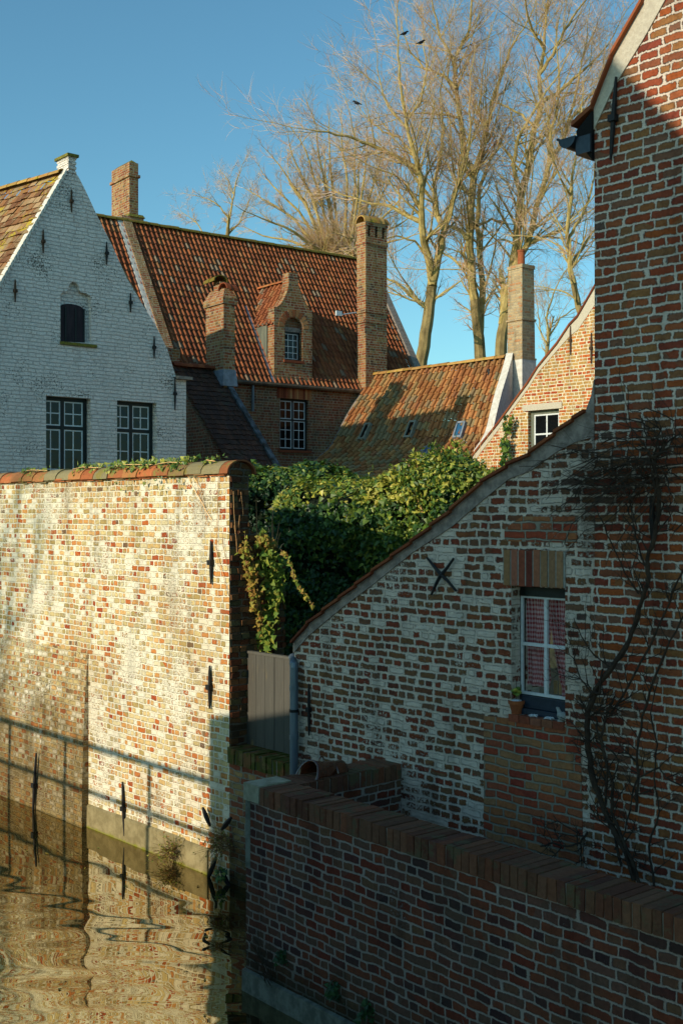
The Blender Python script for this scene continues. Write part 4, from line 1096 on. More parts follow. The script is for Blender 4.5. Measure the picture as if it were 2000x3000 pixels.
b.hexa([e_, e_+RD*7.5, e_+RD*7.5-Vector((WHT.u[0],WHT.u[1],0))*.3, e_-Vector((WHT.u[0],WHT.u[1],0))*.3], [v+Z*(guz[-1][1]-.95) for v in (e_, e_+RD*7.5, e_+RD*7.5-Vector((WHT.u[0],WHT.u[1],0))*.3, e_-Vector((WHT.u[0],WHT.u[1],0))*.3)])
b.build('side_wall', M['white_brick'], wh)

# ---------------- low house with curved pantile roof
lh = thing('low_house', pt(1250, 1500, 24*SK)-Z*2.6, 'low house with a sweeping mottled pantile roof, small skylights and a pale brick chimney', 'house')
VF = Fr(far(.715, 27.0), (.757, .653))
vpx = [(1091,1100),(1062,1153),(1031,1203),(1004,1252),(973,1310),(937,1345),(897,1375),(840,1402),(780,1425)]
vuz = [VF.UZ(*p) for p in vpx]
AL = Vector((.862, -1, 0)).normalized()
L0 = (Vector((3.37*SK, 23.9*SK, 0))-Vector((.715*SK, 27*SK, 0))).length
cum = [0]
for i in range(1, len(vuz)): cum.append(cum[-1]+math.hypot(vuz[i][0]-vuz[i-1][0], vuz[i][1]-vuz[i-1][1]))
def Pl(a, t):
    s = max(0.0, min(t, 1.002))*cum[-1]; i = 0
    while i < len(cum)-2 and cum[i+1] < s: i += 1
    k = (s-cum[i])/(cum[i+1]-cum[i]); 
    # smooth interpolation of the profile
    def g(j): return vuz[max(0, min(j, len(vuz)-1))]
    p0, p1, p2, p3 = g(i-1), g(i), g(i+1), g(i+2)
    def cr(c): return .5*((2*p1[c])+(-p0[c]+p2[c])*k+(2*p0[c]-5*p1[c]+4*p2[c]-p3[c])*k*k+(-p0[c]+3*p1[c]-3*p2[c]+p3[c])*k**3)
    u = cr(0); z = cr(1)
    return VF.P(u, 0, z)+AL*(a*L0*(1+.26*t))
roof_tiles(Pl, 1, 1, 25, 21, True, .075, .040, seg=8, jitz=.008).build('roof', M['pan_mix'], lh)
ridge_row(lh, 'ridge_tiles', Pl(0,0)+Z*.0, Pl(1,0)+Z*.0, .12, 15, 'ridge_lich')
b = MB()
for i in range(20):
    p0 = Pl(0, i/20); p1 = Pl(0, (i+1)/20); 
    b.hexa([p0-AL*.10-Z*.1, p0+AL*.07-Z*.1, p1+AL*.07-Z*.1, p1-AL*.10-Z*.1],[p0-AL*.10+Z*.07, p0+AL*.07+Z*.07, p1+AL*.07+Z*.07, p1-AL*.10+Z*.07])
b.build('verge', M['render'], lh)
b = MB()
for i in range(13):
    p0 = Pl(1, i/20); p1 = Pl(1, (i+1)/20); dn = 3.5
    b.hexa([p0-Z*dn, p0+AL*.26-Z*dn, p1+AL*.26-Z*dn, p1-Z*dn],[p0+Z*.13, p0+AL*.26+Z*.13, p1+AL*.26+Z*.13, p1+Z*.13])
b.build('end_wall', M['lime'], lh)
b = MB(); q0 = Pl(0,.85); q1 = Pl(1,.85); bn = Vector((-.757,-.653,0)); b.hexa([q0-Z*4, q1-Z*4, q1-Z*4-bn*3, q0-Z*4-bn*3],[q0-Z*.1,q1-Z*.1,q1-Z*.1-bn*.3,q0-Z*.1-bn*.3]); b.build('wall', M['brick_far'], lh)
def find(px, py):
    best = None
    for i in range(41):
        for j in range(41):
            p = Pl(i/40, j/40); x = 1000+F*p.x/p.y; y = 1500-F*(p.z-H)/p.y
            e = (x-px)**2+(y-py)**2
            if best is None or e < best[0]: best = (e, i/40, j/40)
    a, t = best[1], best[2]; st = 1/40
    for _ in range(12):
        st *= .6
        for da in (-st,0,st):
            for dt in (-st,0,st):
                p = Pl(a+da, t+dt); e = (1000+F*p.x/p.y-px)**2+(1500-F*(p.z-H)/p.y-py)**2
                if e < best[0]: best = (e, a+da, t+dt)
        a, t = best[1], best[2]
    return a, t
skym = plain_mat('skylight_frame', C('#9a988a'), C('#84826f'), 9, .6, .002)
skyg = [M['glass'], M['glass'], None, None]
T = NT('blue_skylight_glass'); b_ = T.n('ShaderNodeBsdfPrincipled'); b_.inputs['Base Color'].default_value = C('#2c5a7c'); b_.inputs['Roughness'].default_value = .05; b_.inputs['Specular IOR Level'].default_value = 1.0; T.l(b_.outputs[0], T.out.inputs[0]); M['skyglass'] = T.m
for i, (px, py, wid, hei) in enumerate(((1073,1268,.042,.10),(1206,1262,.046,.10),(1350,1264,.052,.095),(1243,1335,.05,.12),(1185,1385,.06,.10))):
    a, t = find(px, py); b = MB()
    n_ = (Pl(a+.01,t)-Pl(a-.01,t)).cross(Pl(a,t+.01)-Pl(a,t-.01)); n_.normalize(); n_ = n_ if n_.z > 0 else -n_
    def q(x, y, h): return Pl(a, t)+(Pl(a+.02,t)-Pl(a-.02,t))*(x/.04)+(Pl(a,t+.02)-Pl(a,t-.02))*(y/.04)+n_*h
    w2, h2 = wid*.5, hei*.5; f_ = .010
    for (x0,x1,y0,y1) in ((-w2,w2,-h2,-h2+f_),(-w2,w2,h2-f_,h2),(-w2,-w2+f_*.8,-h2+f_,h2-f_),(w2-f_*.8,w2,-h2+f_,h2-f_)):
        b.hexa([q(x0,y0,-.02),q(x1,y0,-.02),q(x1,y1,-.02),q(x0,y1,-.02)],[q(x0,y0,.12),q(x1,y0,.12),q(x1,y1,.12),q(x0,y1,.12)])
    sk = b.build('skylight', skym if i < 2 else M['lead'], lh)
    b = MB(); b.hexa([q(-w2+.004,-h2+.004,-.02),q(w2-.004,-h2+.004,-.02),q(w2-.004,h2-.004,-.02),q(-w2+.004,h2-.004,-.02)],[q(-w2+.004,-h2+.004,.09),q(w2-.004,-h2+.004,.09),q(w2-.004,h2-.004,.09),q(-w2+.004,h2-.004,.09)])
    b.build('pane', M['glass'] if i < 2 else M['skyglass'], sk)
a, t = find(1437, 1103); b = MB(); p = Pl(a,t); b.tube([p-Z*.05, p+Z*.22-AL*.1], .05, 8); b.build('roof_vent', M['iron'], lh)
# pale chimney
C4 = pt(1532, 1130, 23.6*SK)
o, Cp, wr, wl, zt, zb2, ring = stack(lh, 1485, 1529, 1567, 770, 1046, 23.6*SK, mat='brick_grey', name='chimney', top=.90, bands=[(772,782,.0)])
q = MB(); q.hexa(ring(H-(936-1500)/F*23.6*SK, .025), ring(H-(930-1500)/F*23.6*SK, .025)); q.build('band', M['brick_grey'], o)
q = MB(); q.hexa(ring(zb2-.05,.03), ring(zb2,.03)); q.build('band', M['brick_grey'], o)
q = MB(); q.hexa(ring(zb2-2.6,.02), ring(zb2-.05,.02)); q.build('base', M['lime'], o)
cc = Vector((Cp.x,Cp.y,zt))+BU*(wr*.42)-BN*(wl*.42)
q = MB(); q.lathe(cc, [(.11,0),(.105,.1),(.10,.38),(.115,.40),(.115,.44),(.08,.44)], 14); q.build('chimney_pot', M['pot'], o)

# ---------------- sunlit gable with cream mortar
sg = thing('brick_house', SUNG.P(0, -2, .9), 'sunlit brick gable with thick cream mortar and a white window, behind the near gable', 'house')
spx = [(1370,1420),(1386,1336),(1414,1300),(1462,1240),(1502,1185),(1547,1124),(1577,1076),(1632,1009),(1668,955),(1692,930),(1741,845),(1820,700)]
suz = [SUNG.UZ(*p) for p in spx]
r = rect(SUNG, 1546, 1637, 1204, 1400)
b = MB(); b.wall(SUNG, [(suz[0][0], .9)]+suz+[(suz[-1][0]+3, suz[-1][1]-2.5), (suz[-1][0]+3, .9)], [rl(r)], -.35, 0); b.build('wall', M['brick_sun'], sg)
b = MB(); strip(b, SUNG, suz, [.3,.2,.16,.14,.12,.12,.12,.14,.25,.3,.4,.5], -.05, .012); b.build('verge_render', M['render_lit'], sg)
b = MB()
for i in range(len(suz)-1):
    (ua,za_),(ub2,zb_) = suz[i], suz[i+1]
    b.hexa([SUNG.P(ua,-7,za_), SUNG.P(ub2,-7,zb_), SUNG.P(ub2,.05,zb_), SUNG.P(ua,.05,za_)],[SUNG.P(ua,-7,za_+.06), SUNG.P(ub2,-7,zb_+.06), SUNG.P(ub2,.05,zb_+.06), SUNG.P(ua,.05,za_+.06)], (random.random(), .3))
b.build('roof', M['verge_tile'], sg)
sash(sg, SUNG, r[0], r[1], r[2], r[3], -.12, 2, 0, 3, fw=.09, bar=.04, cas=.04, mull=False, frame='greywood')
b = MB(); b.box(SUNG, r[0]-.15, r[1]+.1, -.1, .03, r[3]+.002, r[3]+.16); b.build('lintel', M['render_lit'], sg)
for (px, y0, y1) in ((1672, 955, 1040), (1733, 975, 1065)): anchor(sg, SUNG, px, y0, y1, r=.022, mat='rust')
# ================================================================ vegetation
def rvec(): 
    return Vector((random.gauss(0,1), random.gauss(0,1), random.gauss(0,1))).normalized()
def leaf(b, p, nrm, size, uvx, droop=.5, lobed=True):
    nrm = (nrm + rvec()*.75).normalized()
    tip = Vector((0,0,-1))*droop + rvec()*.8; tip = tip - nrm*tip.dot(nrm)
    if tip.length < .05: tip = nrm.orthogonal()
    tip.normalize(); sd = nrm.cross(tip); s = size*random.choice((.55,.75,.9,1.0,1.15,1.45))*random.uniform(.85,1.15); cup = nrm*(s*.14)
    if lobed:
        vs = [p, p+sd*(-.5*s)+tip*(.02*s)-cup, p+sd*(-.30*s)+tip*(.42*s)-cup*.5, p+tip*s*.95, p+sd*(.30*s)+tip*(.42*s)-cup*.5, p+sd*(.5*s)+tip*(.02*s)-cup]
        b.add(vs, [(0,3,2,1),(0,5,4,3)], (min(max(uvx,.01),.99), random.random()))
    else:
        b.add([p, p+sd*(-.3*s)+tip*.45*s-cup, p+tip*s, p+sd*(.3*s)+tip*.45*s-cup], [(0,3,2,1)], (min(max(uvx,.01),.99), random.random()))

def ivy_block(name, label, L, R, topfn, depth, n, size, zlow, bump=.14, bias=0.0, seed=0):
    """L,R ground points of the front line; topfn(s)->z"""
    d = (R-L); W = d.length; d.normalize(); f = Vector((d.y, -d.x, 0))
    if f.dot(-L) < 0: f = -f
    root = thing(name, (L+R)/2+Z*.9, label, 'hedge')
    b = MB(); c = MB()
    def surf(s, w):
        zt = topfn(s); rr = .22
        hf = zt-rr-zlow
        tot = hf + rr*1.57 + depth; q = w*tot
        if q < hf: p = L+d*(s*W)+Z*(zlow-0+q)-Z*0; nn_ = f.copy(); p.z = zlow+q
        elif q < hf+rr*1.57:
            a = (q-hf)/rr; p = L+d*(s*W)-f*(rr*(1-math.cos(a))); p.z = zt-rr+rr*math.sin(a); nn_ = f*math.cos(a)+Z*math.sin(a)
        else:
            q2 = q-hf-rr*1.57; p = L+d*(s*W)-f*(rr+q2); p.z = zt; nn_ = Z.copy()
        k = mnoise.noise(p*1.6+Vector((seed,0,0)))*bump + mnoise.noise(p*5.0)*bump*.45
        return p+nn_*k, nn_
    for _ in range(n):
        s = random.random(); w = random.random()
        p, nn_ = surf(s, w); nz_ = mnoise.noise(p*2.3+Vector((4,seed,1)))
        if nz_ > .30 and random.random() < .75: continue
        p = p + nn_*(random.uniform(-.07,.05) + .05*mnoise.noise(p*9))
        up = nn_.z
        h = random.random()**1.6*.5 + bias + (.2+.4*random.random() if up > .25 else 0)  # up-facing leaves paler: yellow new growth, and sunlight put into the colour
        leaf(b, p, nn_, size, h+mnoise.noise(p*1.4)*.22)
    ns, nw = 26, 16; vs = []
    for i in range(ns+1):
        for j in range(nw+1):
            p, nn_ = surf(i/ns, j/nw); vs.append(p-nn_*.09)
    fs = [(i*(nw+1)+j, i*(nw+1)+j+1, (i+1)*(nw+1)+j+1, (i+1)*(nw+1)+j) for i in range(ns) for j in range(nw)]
    c.add(vs, fs); c.build('branches', M['hedge_core'], root)  # dark green shell added just behind the leaves, in place of branches
    # loose shoots sticking out of the top
    q = MB(); lf = b
    for _ in range(26):
        s = random.random(); p, nn_ = surf(s, random.uniform(.45,.8)); h = random.uniform(.08,.26); e = p+Vector((jit(.08), jit(.08), h))
        q.tube([p-Z*.05, (p+e)/2+rvec()*.02, e], [.004,.003,.002], 3)
        for k in range(9): leaf(lf, p.lerp(e, (k+1)/9), (rvec()+Z*.4).normalized(), size*.75, random.uniform(.3,.8)+bias, .1)
    b.build('foliage', M['ivy'], root)
    return root
def topspline(pts, Yf):
    def f(s):
        px = pts[0][0]+(pts[-1][0]-pts[0][0])*s
        for i in range(len(pts)-1):
            if pts[i][0] <= px <= pts[i+1][0]:
                k = (px-pts[i][0])/(pts[i+1][0]-pts[i][0]); y = pts[i][1]+(pts[i+1][1]-pts[i][1])*k
                return H-(y-1500)/F*Yf
        return H-(pts[-1][1]-1500)/F*Yf
    return f
def gp_(px, Y): v = pt(px, 1500, Y); v.z = 0; return v
random.seed(11)
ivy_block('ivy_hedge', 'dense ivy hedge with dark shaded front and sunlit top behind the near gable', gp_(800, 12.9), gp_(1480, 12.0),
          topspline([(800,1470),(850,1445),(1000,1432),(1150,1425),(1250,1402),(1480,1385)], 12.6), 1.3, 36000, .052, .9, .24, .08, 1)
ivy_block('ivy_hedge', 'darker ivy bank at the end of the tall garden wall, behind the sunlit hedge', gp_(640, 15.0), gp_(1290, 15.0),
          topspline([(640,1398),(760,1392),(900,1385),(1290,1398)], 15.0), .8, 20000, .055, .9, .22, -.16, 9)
# leafy shrub
random.seed(5)
c = pt(1305, 1408, 12.55); root = thing('shrub', Vector((c.x,c.y,.9)), 'sunlit yellow-green leafy shrub with upright shoots rising above the hedge', 'shrub')
b = MB(); st = MB()
shoots = [(1190,1345),(1215,1330),(1232,1322),(1268,1300),(1290,1318),(1330,1295),(1342,1290),(1365,1325),(1385,1345),(1400,1360),(1418,1375),(1175,1375),(1310,1330),(1250,1335),(1150,1400)]
for (px, py) in shoots:
    base = pt(1300+(px-1300)*.5, 1500, 12.5+jit(.25)); e = pt(px, py, 12.5+jit(.3)); st.tube([base, base.lerp(e,.5)+rvec()*.03, e], [.012,.008,.003], 4)
    for k in range(170):
        t = random.random()**.8; p = base.lerp(e, t)+rvec()*(.16*(1-t)+.035); leaf(b, p, (rvec()+Z*.6).normalized(), .055, random.uniform(.35,.95), -.3, False)
for _ in range(3600):
    v = rvec(); v = Vector((v.x*.52, v.y*.45, v.z*.36)); r_ = random.uniform(.7,1.05)
    leaf(b, c+v*r_-Z*.06, (v.normalized()+Z*.3).normalized(), .058, random.uniform(.25,.9), .1, False)
b.build('foliage', M['ivy'], root); st.build('stems', M['dry'], root)
b = MB(); b.tube([Vector((c.x,c.y,.9)), Vector((c.x+.03,c.y,1.8)), c], [.04,.03,.02], 6); b.build('trunk', M['vine'], root)
# ivy strand and dry stems in front of the sunlit gable
s_ = thing('climbing_plant', SUNG.pp(1480, 1420, .25), 'thin ivy strand and dry stems in front of the sunlit gable left of its window', 'climber')
b = MB(); q = MB()
path = [(1492,1215),(1484,1255),(1478,1300),(1485,1340),(1478,1375),(1470,1410),(1474,1470)]
P3 = [SUNG.pp(x, y, .25) for x, y in path]; q.tube(P3, .012, 4)
for i in range(len(P3)-1):
    for k in range(46): leaf(b, P3[i].lerp(P3[i+1], random.random())+rvec()*.09, -Vector((P3[i].x,P3[i].y,0)).normalized(), .10, random.uniform(.1,.7))
for (x0,y0,x1,y1) in ((1420,1480,1405,1240),(1432,1480,1428,1265),(1445,1480,1452,1290),(1460,1480,1440,1230),(1412,1480,1436,1330),(1400,1470,1388,1300)):
    p0 = SUNG.pp(x0,y0,.6); p1 = SUNG.pp(x1,y1,.6); q.tube([p0, p0.lerp(p1,.5)+rvec()*.08, p1], [.010,.007,.004], 4)
b.build('foliage', M['ivy'], s_); q.build('stems', M['dry'], s_)

# autumn ivy on the broken wall end
random.seed(3)
ai = thing('autumn_ivy', FE.P(.5, .05, 1.3), 'yellow and green ivy cascading down the broken wall end above the wooden gate', 'climber')
b = MB(); q = MB()
def fe(px, py, n=.05): return FE.pp(px, py, n)
def cascade(path, n, rad, size, lo, hi, Yo=.05):
    pts = [fe(x, y, Yo) for x, y in path]; q.tube(pts, .004, 4)
    seg = [(pts[i+1]-pts[i]).length for i in range(len(pts)-1)]; tot = sum(seg)
    for _ in range(n):
        t = random.random()*tot; i = 0
        while t > seg[i]: t -= seg[i]; i += 1
        rr = rad*(1.15-.5*i/len(seg))
        leaf(b, pts[i].lerp(pts[i+1], t/seg[i])+Vector((random.gauss(0,rr*.6), random.gauss(0,rr*.6), random.gauss(0,rr*.5)))+Vector((-.3,-.9,0))*.05, Vector((-.5,-.85,.2)), size, random.uniform(lo,hi), .9)
cascade([(765,1580),(785,1620),(796,1680),(800,1740),(795,1800),(788,1850),(782,1905)], 430, .085, .050, .0, .55)
cascade([(800,1615),(815,1640),(822,1670),(815,1720),(808,1760)], 190, .07, .052, .0, .45)
cascade([(770,1575),(785,1590),(800,1605)], 130, .05, .05, .5, .99)
cascade([(718,1575),(722,1620),(735,1680),(745,1740),(752,1790)], 170, .04, .04, .35, .9, .03)
cascade([(728,1600),(742,1650),(748,1700),(758,1740),(765,1800),(770,1860)], 150, .04, .04, .55, .99, .03)
pts = [pt(x, y, 10.9) for x, y in ((822,1610),(843,1635),(856,1668),(862,1690),(878,1722),(895,1745),(918,1775))]; q.tube(pts, .004, 4)
for i in range(len(pts)-1):
    for k in range(14): leaf(b, pts[i].lerp(pts[i+1], random.random())+rvec()*.012, Vector((-.5,-.85,.2)), .032, random.uniform(.2,.95), .3)
b.build('foliage', M['autumn'], ai); q.build('stems', M['dry'], ai)
b = MB(); random.seed(8)
for (x0,y0,x1,y1) in ((752,1580,750,1465),(757,1570,753,1550),(785,1560,787,1545),(797,1595,801,1485),(800,1597,796,1515),(803,1598,818,1530),(812,1605,822,1560),(818,1610,832,1592),(845,1560,846,1545)):
    p0 = fe(x0,y0,.0); p1 = fe(x1,y1,.0); b.tube([p0, p0.lerp(p1,.5)+rvec()*.015, p1], [.005,.004,.0025], 4)
b.build('upright_stems', M['dry'], ai)
# bare creepers on the wall face and end
cw = thing('bare_creeper', LW.pp(640, 1400, .01), 'leafless thin creeper stems hanging over the right end of the sunlit wall', 'climber')
b = MB(); random.seed(21)
for (fr_c, path) in ((LW,[(547,1385),(560,1420),(590,1470),(605,1500),(622,1525)]),(LW,[(560,1385),(585,1430),(598,1480),(606,1530)]),(LW,[(640,1388),(637,1450),(636,1540),(635,1600),(640,1660)]),(LW,[(575,1388),(583,1440),(592,1500)]),
      (LW,[(625,1590),(640,1640),(655,1690),(664,1740)]),(LW,[(652,1560),(655,1600),(662,1640),(668,1670)]),(LW,[(105,1400),(100,1430),(97,1460)]),
      (FE,[(684,1440),(686,1500),(688,1545),(694,1600),(698,1630)]),(FE,[(705,1440),(710,1480),(712,1510)]),(FE,[(702,1510),(700,1540),(703,1560)]),(FE,[(686,1540),(692,1580),(695,1630)]),(FE,[(716,1555),(720,1590),(715,1660)])):
    pts = [fr_c.pp(x, y, .018 if fr_c is LW else .03)+rvec()*.004 for x, y in path]; b.tube(pts, .0032, 4)
b.build('stems', M['dry'], cw)
# ivy sprigs on the tile coping
random.seed(13)
for (x0, x1, n, lab) in ((70,150,40,'small ivy sprig on the tile coping, leftmost of the sprigs'),(225,300,90,'ivy sprig on the coping below the first white-barred window'),(325,460,230,'broad ivy clump on the coping below the second casement window'),(468,560,150,'ivy clump on the coping just left of the last orange tiles'),(608,642,30,'tiny yellow-green sprig on the last coping tiles before the wall end')):
    cx = LW.U((x0+x1)/2, -.1); r_ = thing('ivy_sprig', LW.P(cx, -.1, 3.98), lab, 'ivy', 'ivy sprigs on the tile coping')
    b = MB(); q = MB()
    a, c_ = LW.U(x0, -.05), LW.U(x1, -.05)
    for _ in range(n):
        u = random.uniform(a, c_); nn_ = random.uniform(-.16, .07); zc = 3.865+math.sqrt(max(0,1-((nn_+.11)/.19)**2))*.13+random.uniform(.0,.055)
        leaf(b, LW.P(u, nn_, zc), Vector((LW.n[0],LW.n[1],.6)).normalized(), .045, random.uniform(.35,.85), .2)
    if n > 140:
        for _ in range(22): leaf(b, LW.P(random.uniform(a, c_), .06, 3.88-random.random()*.16), Vector((LW.n[0],LW.n[1],.2)), .03, random.uniform(.2,.7), .8)
    q.tube([LW.P(a, .0, 3.985), LW.P((a+c_)/2, .03, 4.0), LW.P(c_, .0, 3.985)], .005, 4)
    b.build('foliage', M['ivy'], r_); q.build('stems', M['dry'], r_)
# dry plants at the water line
def tuft(name, p, up, n, L, rad, label, cat, mat='dry', leaves=0, spread=1.0, lm='autumn', tr=.0022):
    r_ = thing(name, p, label, cat); b = MB(); q = MB()
    for _ in range(n):
        d = (rvec()*spread+up).normalized(); l = L*random.uniform(.4,1.1); a = p+rvec()*rad; m_ = a+d*l*.5+rvec()*l*.1; e = m_+(d+Vector((0,0,-.35))).normalized()*l*.5
        b.tube([a, m_, e], [tr, tr*.8, tr*.4], 3, (random.random(), random.random()))
        for k in range(leaves): leaf(q, m_.lerp(e, random.random()), rvec(), .018, random.random(), .3, False)
    b.build('stems', M[mat], r_)
    if leaves: q.build('foliage', M[lm], r_)
    return r_
random.seed(17)
tuft('dry_plant', LW.pp(505, 2500, .06), Vector((-.5,-.4,.35)), 150, .24, .05, 'reddish dry plant growing from the sunlit wall foot at the water', 'plant', leaves=3)
tuft('dry_plant', LW.pp(655, 2470, .06), Vector((-.3,-.4,.1)), 170, .26, .07, 'dark dead plant hanging on the shaded wall foot between the crossed iron anchors', 'plant', leaves=2)
b = MB(); p0 = LW.pp(645, 2560, .12)
for k in range(26): leaf(b, p0+rvec()*.05, Vector((-.5,-.85,.2)), .05, random.uniform(.2,.6), .8)
o = b.build('ivy_sprig', M['ivy'], None); tag(o, 'few green leaves hanging just above the dark water beside the iron anchors', 'ivy')
tuft('dry_plant', PW.pp(790, 2880, .03), Vector((-.25,-.1,1.0)), 26, .55, .04, 'thin dark leafless stems against the foot of the foreground canal wall', 'plant', mat='vine', spread=.35)
b = MB()
for (px, py, r_) in ((830,2805,.05),(985,2900,.06),(1080,2960,.06)):
    for k in range(70): leaf(b, PW.pp(px, py, .01)+Vector((jit(r_),jit(r_*.6),jit(r_))), Vector((PW.n[0],PW.n[1],.3)), .035, random.uniform(0,.25), .5)
o = b.build('wall_moss', M['ivy'], None); tag(o, 'dark mossy tufts growing low on the foreground canal wall', 'moss', kind='stuff')

random.seed(61)
b = MB()
for _ in range(46):
    x = random.uniform(20, 640); y = random.uniform(2480, 2990); Yw = H*F/(y-1500)
    v = pt(x, y, Yw); v.z = .004
    b.add([v+Vector((jit(.03),jit(.03),.002)) for _k in range(3)], [(0,1,2)], (random.random(), random.random()))
o = b.build('floating_leaves', M['autumn'], None); tag(o, 'specks of floating leaves scattered on the canal water', 'leaves', kind='stuff')
# ---------------------------------------------------------------- vine on the near gable
random.seed(31)
vn = thing('wall_vine', GA.pp(1800, 2560, .08), 'dark leafless twisting vine climbing the near gable right of the window', 'climber')
b = MB()
def gl_(path, r0, r1, n=.07, tw=0, tl=.2):
    pts = []; m = len(path)
    for i, (x, y) in enumerate(path): pts.append(GA.pp(x, y, n+jit(.012)))
    fine = []
    for i in range(m-1):
        for k in range(3): fine.append(pts[i].lerp(pts[i+1], k/3)+rvec()*(.006 if k else 0))
    fine.append(pts[-1]); rad = [(r0+(r1-r0)*i/(len(fine)-1))*1.0 for i in range(len(fine))]
    rad = [r*(1+jit(.2)) for r in rad]
    b.tube(fine, rad, 7)
    for _ in range(tw):
        i = random.randrange(1, len(fine)-1); twig(fine[i], (fine[min(i+1,len(fine)-1)]-fine[i-1]).normalized(), tl*random.uniform(.5,1.3), min(rad[i]*.6,.0055), 2)
def twig(p, d, L, r, lv):
    a = random.uniform(.5,1.1)*random.choice((-1,1)); uu = Vector((GA.u[0],GA.u[1],0)); 
    du = d.dot(uu); dz_ = d.z; c_, s__ = math.cos(a), math.sin(a); nd = uu*(du*c_-dz_*s__)+Z*(du*s__+dz_*c_)+Vector((GA.n[0],GA.n[1],0))*random.uniform(-.05,.25)
    nd.normalize(); pts = [p]; q = p
    for k in range(4): q = q+nd*(L/4)+rvec()*L*.05; pts.append(q); nd = (nd+Z*.08+rvec()*.12).normalized()
    b.tube(pts, [r*(1-.15*k) for k in range(5)], 4)
    if lv > 0:
        for k in range(random.randint(1,3)): twig(pts[random.randint(1,3)], nd, L*.55, r*.65, lv-1)
gl_([(1858,2580),(1835,2500),(1790,2420),(1760,2350),(1735,2280),(1722,2200),(1718,2130),(1722,2080),(1745,2020),(1790,1960),(1830,1900),(1860,1830),(1880,1760),(1900,1690),(1895,1640),(1915,1580),(1925,1520),(1930,1460),(1925,1400)], .022, .013, tw=22)
gl_([(1718,2130),(1726,2060),(1735,2030),(1757,2030),(1765,1960)], .014, .008, tw=4)
gl_([(1740,2090),(1790,2090),(1840,2010),(1900,1900),(1945,1800),(1985,1700),(2010,1650)], .008, .006, tw=14)
gl_([(1863,2380),(1868,2300),(1866,2200),(1880,2100),(1915,1990),(1960,1880),(2010,1790)], .009, .006, tw=14)
gl_([(1870,2590),(1850,2520),(1815,2440),(1790,2380),(1795,2300),(1775,2230),(1760,2160),(1775,2100),(1800,2040)], .012, .007, tw=14)
gl_([(1915,2600),(1900,2480),(1930,2380),(1915,2280),(1925,2180),(1905,2090),(1925,2000)], .007, .004, tw=12)
gl_([(1820,2540),(1800,2440),(1770,2380),(1780,2250),(1750,2150),(1745,2100)], .009, .007, tw=10)
gl_([(1800,2490),(1830,2440),(1850,2340),(1868,2280)], .006, .005, tw=6)
gl_([(1745,2170),(1790,2200),(1812,2230),(1790,2300),(1740,2360)], .006, .003, tw=4)
gl_([(1720,2440),(1700,2470),(1660,2480),(1620,2470),(1583,2480)], .008, .006, tw=10)
gl_([(1690,2480),(1690,2440),(1640,2410),(1620,2390)], .005, .003, tw=4)
gl_([(1868,2280),(1930,2250),(1950,2280),(2010,2310)], .006, .005, tw=6)
gl_([(1730,2030),(1700,1990),(1680,1930),(1690,1900)], .006, .003, tw=8, tl=.25)
gl_([(1790,1960),(1740,1920),(1700,1860),(1680,1810)], .006, .003, tw=8, tl=.25)
gl_([(1870,1740),(1830,1680),(1790,1590),(1760,1520),(1740,1480)], .006, .004, tw=8)
gl_([(1900,1690),(1870,1600),(1850,1520),(1830,1470)], .006, .004, tw=6)
gl_([(1930,1460),(1910,1400),(1920,1340),(1960,1310),(2010,1305)], .012, .006, tw=10)
gl_([(1920,1340),(1960,1290),(1975,1280),(2010,1270)], .006, .004, tw=6)
gl_([(1910,1350),(1925,1290),(1935,1260),(1900,1235),(1860,1225)], .006, .003, tw=6)
b.build('stems', M['vine'], vn)
b = MB()
for _ in range(230):                                  # tangled old shoots forming the crown
    cx, cy = random.gauss(1880,75), random.gauss(1385,62)
    if random.random() < .62: a = math.pi+random.gauss(.12,.62); L = random.uniform(.2,.85)
    else: a = random.uniform(0, 2*math.pi); L = random.uniform(.1,.35)
    p = GA.pp(cx, cy, random.uniform(.03,.14)); uu = Vector((GA.u[0],GA.u[1],0)); d = uu*math.cos(a)+Z*math.sin(a)*.8+Vector((GA.n[0],GA.n[1],0))*jit(.12)
    pts = [p]; q = p
    for k in range(5): q = q+d*(L/5)+rvec()*L*.05; d = (d+rvec()*.30-Z*.05).normalized(); pts.append(q)
    r = random.choice((.0015,.002,.003,.005)); b.tube(pts, [r]*3+[r*.8,r*.7,r*.4], 3)
    if random.random() < .3: b.tube([pts[3], pts[3]+(d+rvec()*.8).normalized()*L*.3], [r*.6, r*.3], 3)
b.build('tangled_shoots', M['vine'], vn)

# ---------------------------------------------------------------- bare trees
def grow(bb, tb, p, d, L, r, lv, up=.10):
    n = 5 if lv < 3 else 3; pts = [p]; rad = [r]; q = p; dirs = [d]
    for k in range(n):
        d = (d + rvec()*(.20 if lv < 3 else .28) + Z*up*(.7 if lv else .4)).normalized()
        q = q+d*(L/n); pts.append(q); rad.append(r*(1-.72*(k+1)/n)); dirs.append(d)
    if lv >= 2: tb.tube(pts, rad, 3, (random.random(), random.random()), cap=False)
    else: bb.tube(pts, rad, 5, cap=False)
    if lv < 3:
        k = {0: int(L*1.4)+3, 1: 7, 2: 7}[lv]
        for i in range(k):
            t = random.uniform(.18, 1.0)*n; j = min(int(t), n-1); pp = pts[j].lerp(pts[j+1], t-j)
            ax = rvec(); s_d = (ax-dirs[j]*ax.dot(dirs[j])).normalized()
            nd = (dirs[j]*random.uniform(.55,1.1)+s_d*random.uniform(.5,1.0)).normalized()
            grow(bb, tb, pp, nd, L*random.uniform(.38,.62)*(1 if lv < 2 else 1.1), max(rad[j]*.5, .008), lv+1, up)

